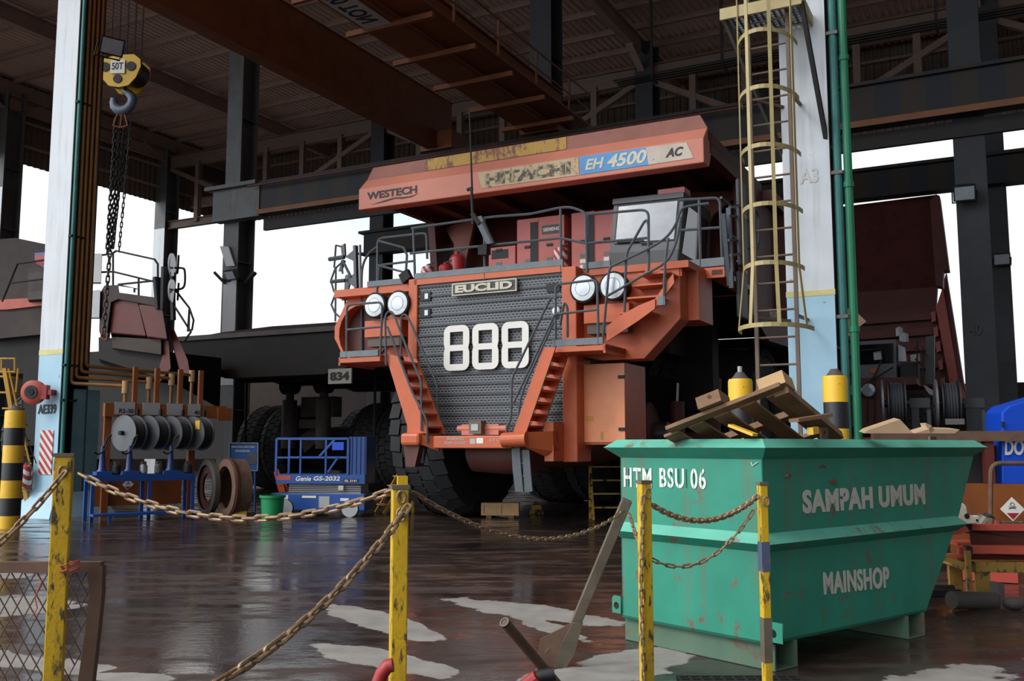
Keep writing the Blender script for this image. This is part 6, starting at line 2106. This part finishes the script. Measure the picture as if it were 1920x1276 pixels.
tag(MB().hexa([K0 + eB * u + eA * v + Vector((0, 0, z)) for (u, v, z) in ((.05, V0 + .04, .25), (LB0 - .05, V0 + .04, .25), (LB0 - .05, LA - .04, .25), (.05, LA - .04, .25),
                                                                 (.05, V0 + .04, 1.3), (LBm, V0 + .04, 1.3), (LBm, LA - .04, 1.3), (.05, LA - .04, 1.3))]).build('refuse_fill', M['wood']), 'dark refuse filling the skip below the boards', 'rubble')['kind'] = 'stuff'

# ------------------------------------------------------------------ chain posts
def box_post(label, px_, d_, ztop, w, rz, mat, lean=0.0, name='chain_post'):
    base = Vector(((px_ - 960) / FOC * d_, d_, 0))
    t = thing(name, label, 'post', base, rz, 'chain posts', True)
    h = w / 2
    th = .006
    sh = MB()
    sh.hexa([(-h, -h, 0), (h, -h, 0), (h, h, 0), (-h, h, 0), (-h + lean, -h, ztop - .02), (h + lean, -h, ztop - .02), (h + lean, h, ztop - .02), (-h + lean, h, ztop - .02)])
    sh.build('shaft', M[mat], t, bevel=.006)
    MB().box(-h - .004 + lean, h + .004 + lean, -h - .004, h + .004, ztop - .02, ztop).build('cap', M['leanpost'], t)
    return t, base, Vector((base.x + lean, base.y, ztop))


d1, d2, d4, d5 = 5.3, 4.6, 6.15, 6.35
t1, b1, tp1 = box_post('chipped yellow box post in front of the wire mesh panel', 127, d1, EYE - 14 * d1 / FOC, .094, R(18), 'postyellow')
t2, b2, tp2 = box_post('chipped yellow box post with a smaller tube rising from its top', 752, d2, EYE - 72 * d2 / FOC, .076, R(14), 'postyellow')
MB().box(-.012, .035, -.02, .027, EYE - 74 * d2 / FOC, EYE - 56 * d2 / FOC).build('inner_tube', M['postyellow'], t2)
t4, b4, tp4 = box_post('yellow post with chain hanging down its front, left of the skip lettering', 1205, d4, EYE - 64 * d4 / FOC, .07, R(20), 'postyellow')
t5, b5, tp5 = box_post('slim yellow and faded blue post in front of the skip corner', 1424, d5, EYE - 67 * d5 / FOC, .055, R(12), 'postyellow')
M['bandblue'] = paint('faded_blue_band', (84, 92, 118), .6, wear=.4, wearcol=(130, 116, 96), wscale=10)
MB().box(-.029, .029, -.029, .029, .79, .98).build('blue_band', M['bandblue'], t5)
MB().box(-.029, .029, -.029, .029, .22, .50).build('worn_band', M['leanpost'], t5)
t6, b6, tp6 = box_post('short chain post standing nearest the viewpoint', 250, 3.0, .72, .07, R(10), 'postyellow')
t7, b7, tp7 = box_post('chain post left of the mesh panel', -190, 4.6, 1.45, .07, R(10), 'postyellow')
for (tt, z) in ((t1, 1.46), (t2, 1.36), (t2, 1.28), (t4, 1.3), (t5, 1.24)):
    w_ = .05
    ring = [(.0 + .02 * math.cos(k * math.pi / 5), -w_ + .0, z + .03 * math.sin(k * math.pi / 5)) for k in range(10)]
    MB().tube(ring, .006, 6, True).build('chain_eye', M['chain'], tt)
# leaning grey post
pB, pT = gnd(1046, 1248), at(1176, 936, 7.0)
t = thing('leaning_post', 'grey steel post leaning to the right on a bent flat foot', 'post', pB, 0, None)
axis = (pT - pB).normalized()
MB().bar(pB + axis * .25, pT, .075, .06, (0, -1, 0)).build('shaft', M['leanpost'], t, bevel=.006)
fo = plate('foot_plate', [[(-.03, -.02), (.05, -.04), (.075, .1), (.045, .36), (-.03, .36), (-.05, .2)]], pB + Vector((0, -.05, 0)), (1, 0, 0), axis, M['leanpost'], .012, t)
pg = [pB + Vector((-.16, -.04, .02)), pB + Vector((-.02, -.04, .0)), pB + axis * .36 + Vector((-.03, -.04, 0)), pB + Vector((-.13, -.04, .2))]
MB().prism(pg, (0, .015, 0)).build('foot_gusset', M['rust'], t)


def chain(label, pts, pitch, r, wid, mat='chain'):
    o = chain_links(pts, pitch, r, wid).build('chain', M[mat], None, smooth=True)
    return tag(o, label, 'chain', 'chains between the posts')


chain('heavy rusty chain drooping from the left yellow post out of the picture', sag(at(122, 884, d1 - .08), at(-185, 1130, 4.55), .10), .062, .0075, .04)
chain('rusty chain sagging across from the left yellow post to the middle one', sag(at(150, 888, d1 - .03), at(748, 914, d2 + .05), .19), .066, .0082, .042)
chain('heavy rusty chain running from the middle yellow post down to the bottom left', sag(at(766, 948, d2 - .07), at(250, 1352, 3.0), .13), .07, .0088, .044)
chain('thin dark chain sagging from the middle yellow post to the leaning grey post', sag(at(775, 922, d2 + .05), at(1170, 957, 6.95), .21), .055, .006, .03, 'chain')
chain('thick chain sagging between the two posts in front of the skip, upper one', sag(at(1220, 944, d4), at(1420, 930, d5 - .04), .13), .026, .009, .04)
chain('chain sagging low between the two posts in front of the skip, lower one', sag(at(1180, 962, 6.9), at(1196, 1012, d4 + .06), .01, 6) + sag(at(1218, 1046, d4), at(1412, 958, d5 - .04), .17)[0:], .055, .006, .03)
chain('rusty chain hanging straight down the front of the post left of the skip', [at(1206, 930, d4 - .07), at(1202, 1100, d4 - .07), at(1208, 1300, d4 - .07)], .046, .006, .03)
# ------------------------------------------------------------------ mesh panel
dm = 5.45
t = thing('mesh_panel', 'expanded wire mesh panel in a brown steel frame at bottom left', 'mesh panel', Vector((at(100, 1060, dm).x, dm, 0)), 0, None)
MB().bar(at(-140, 1063, dm), at(192, 1062, dm), .05, .058).build('top_rail', M['rust'], t)
ol = [(162, 1064), (192, 1060), (191, 1110), (184, 1180), (173, 1276), (163, 1374), (132, 1374), (146, 1276), (160, 1180), (168, 1110)]
MB().prism([at(u, v, dm - .025) for u, v in ol], (0, .05, 0)).build('end_upright', M['rust'], t)
MB().bar(at(-140, 1370, dm), at(150, 1370, dm), .05, .05).build('bottom_rail', M['rust'], t)
MB().bar(at(-138, 1063, dm), at(-138, 1385, dm), .05, .05).build('end_upright', M['rust'], t)
b = MB()
cw, ch = 24.0, 44.0
for i in range(-6, 14):
    for j in range(0, 8):
        xx, yy = i * cw - 4 + (0), 1070 + j * ch
        for (a, c, e, f) in ((xx, yy, xx + cw / 2, yy + ch / 2), (xx + cw, yy, xx + cw / 2, yy + ch / 2), (xx + cw / 2, yy + ch / 2, xx + cw, yy + ch), (xx + cw / 2, yy + ch / 2, xx, yy + ch)):
            lim = 178 - max(0, (max(c, f) - 1110)) * .17
            if max(a, e) < lim and max(c, f) < 1372:
                b.bar(at(a, c, dm), at(e, f, dm), .004, .009, (0, -1, 0))
b.build('wire_mesh', M['meshwire'], t)
b = MB()
for (ya, yb) in ((1064, 1050), (1074, 1062)):
    b.tube([at(105, ya, d1 - .02), at(125, (ya + yb) / 2, d1 - .075), at(148, yb, d1 - .03), at(149, yb + 2, d1 + .08), at(108, ya + 2, d1 + .1), at(105, ya, d1 - .02)], .004, 5)
tag(b.build('tie_wire', M['scrapred']), 'red wire tying the mesh panel to the left yellow post', 'wire')
tag(MB().tube([at(80, 1085, dm - .02), at(66, 1120, dm - .03), at(70, 1140, dm - .03), at(58, 1158, dm - .02)], .003, 5).build('loose_wire', M['scrapred']), 'loose red wire hooked in the wire mesh', 'wire')

# ------------------------------------------------------------------ pipes and tools at the bottom edge
t = thing('pipe_cross', 'rusty steel pipe leaning across the bottom edge in front of the grey post', 'pipe', gnd(1085, 1345), 0, None)
a, c = at(946, 1166, 5.4), gnd(1085, 1345) + Vector((0, .1, .03))
MB().tube([a, c], .029, 16).build('long_pipe', M['rust'], t)
MB().lathe([(.021, -.004), (.029, -.004), (.029, .01)], a, (c - a).normalized(), 16, False).build('pipe_mouth', M['steel'], t)
m_ = a.lerp(c, .48)
MB().tube([m_ + Vector((0, -.01, -.02)), gnd(972, 1330) + Vector((0, 0, .02))], .028, 14).build('stub_pipe', M['leanpost'], t)
for i, (lab, ps, d_, gm_) in enumerate((('red rubber grip showing at the bottom edge beside the middle yellow post', ((705, 1290), (716, 1262), (727, 1248), (737, 1246)), 4.3, 'red'),
                                        ('black and red rubber grip at the bottom edge under the leaning pipe', ((985, 1290), (1000, 1272), (1018, 1266), (1040, 1262)), 4.5, 'black'))):
    t = thing('tool_handle', lab, 'tool handle', gnd(ps[0][0], 1480), 0, None)
    pts = [at(x, y, d_) for x, y in ps]
    MB().tube(pts, .03, 12).build('grip', M[gm_], t, smooth=True)
    if i:
        MB().tube([at(978, 1290, d_), at(1008, 1268, d_ - .02)], .032, 12).build('grip_end', M['red'], t)
    MB().tube([pts[0], Vector((pts[0].x - .1, d_ + .1, 0))], .018, 10).build('handle_bar', M['steel'], t)
t = thing('drain_grate', 'dark drain grating in the floor in front of the skip', 'grate', gnd(1400, 1268), 0, None)
c = gnd(1395, 1290)
b = MB()
for k in range(9):
    b.box(c.x - .4, c.x + .45, c.y - .3 + k * .07, c.y - .275 + k * .07, 0, .02)
for k in range(12):
    b.box(c.x - .4 + k * .075, c.x - .38 + k * .075, c.y - .3, c.y + .29, 0, .018)
b.build('bars', M['soot'], t)
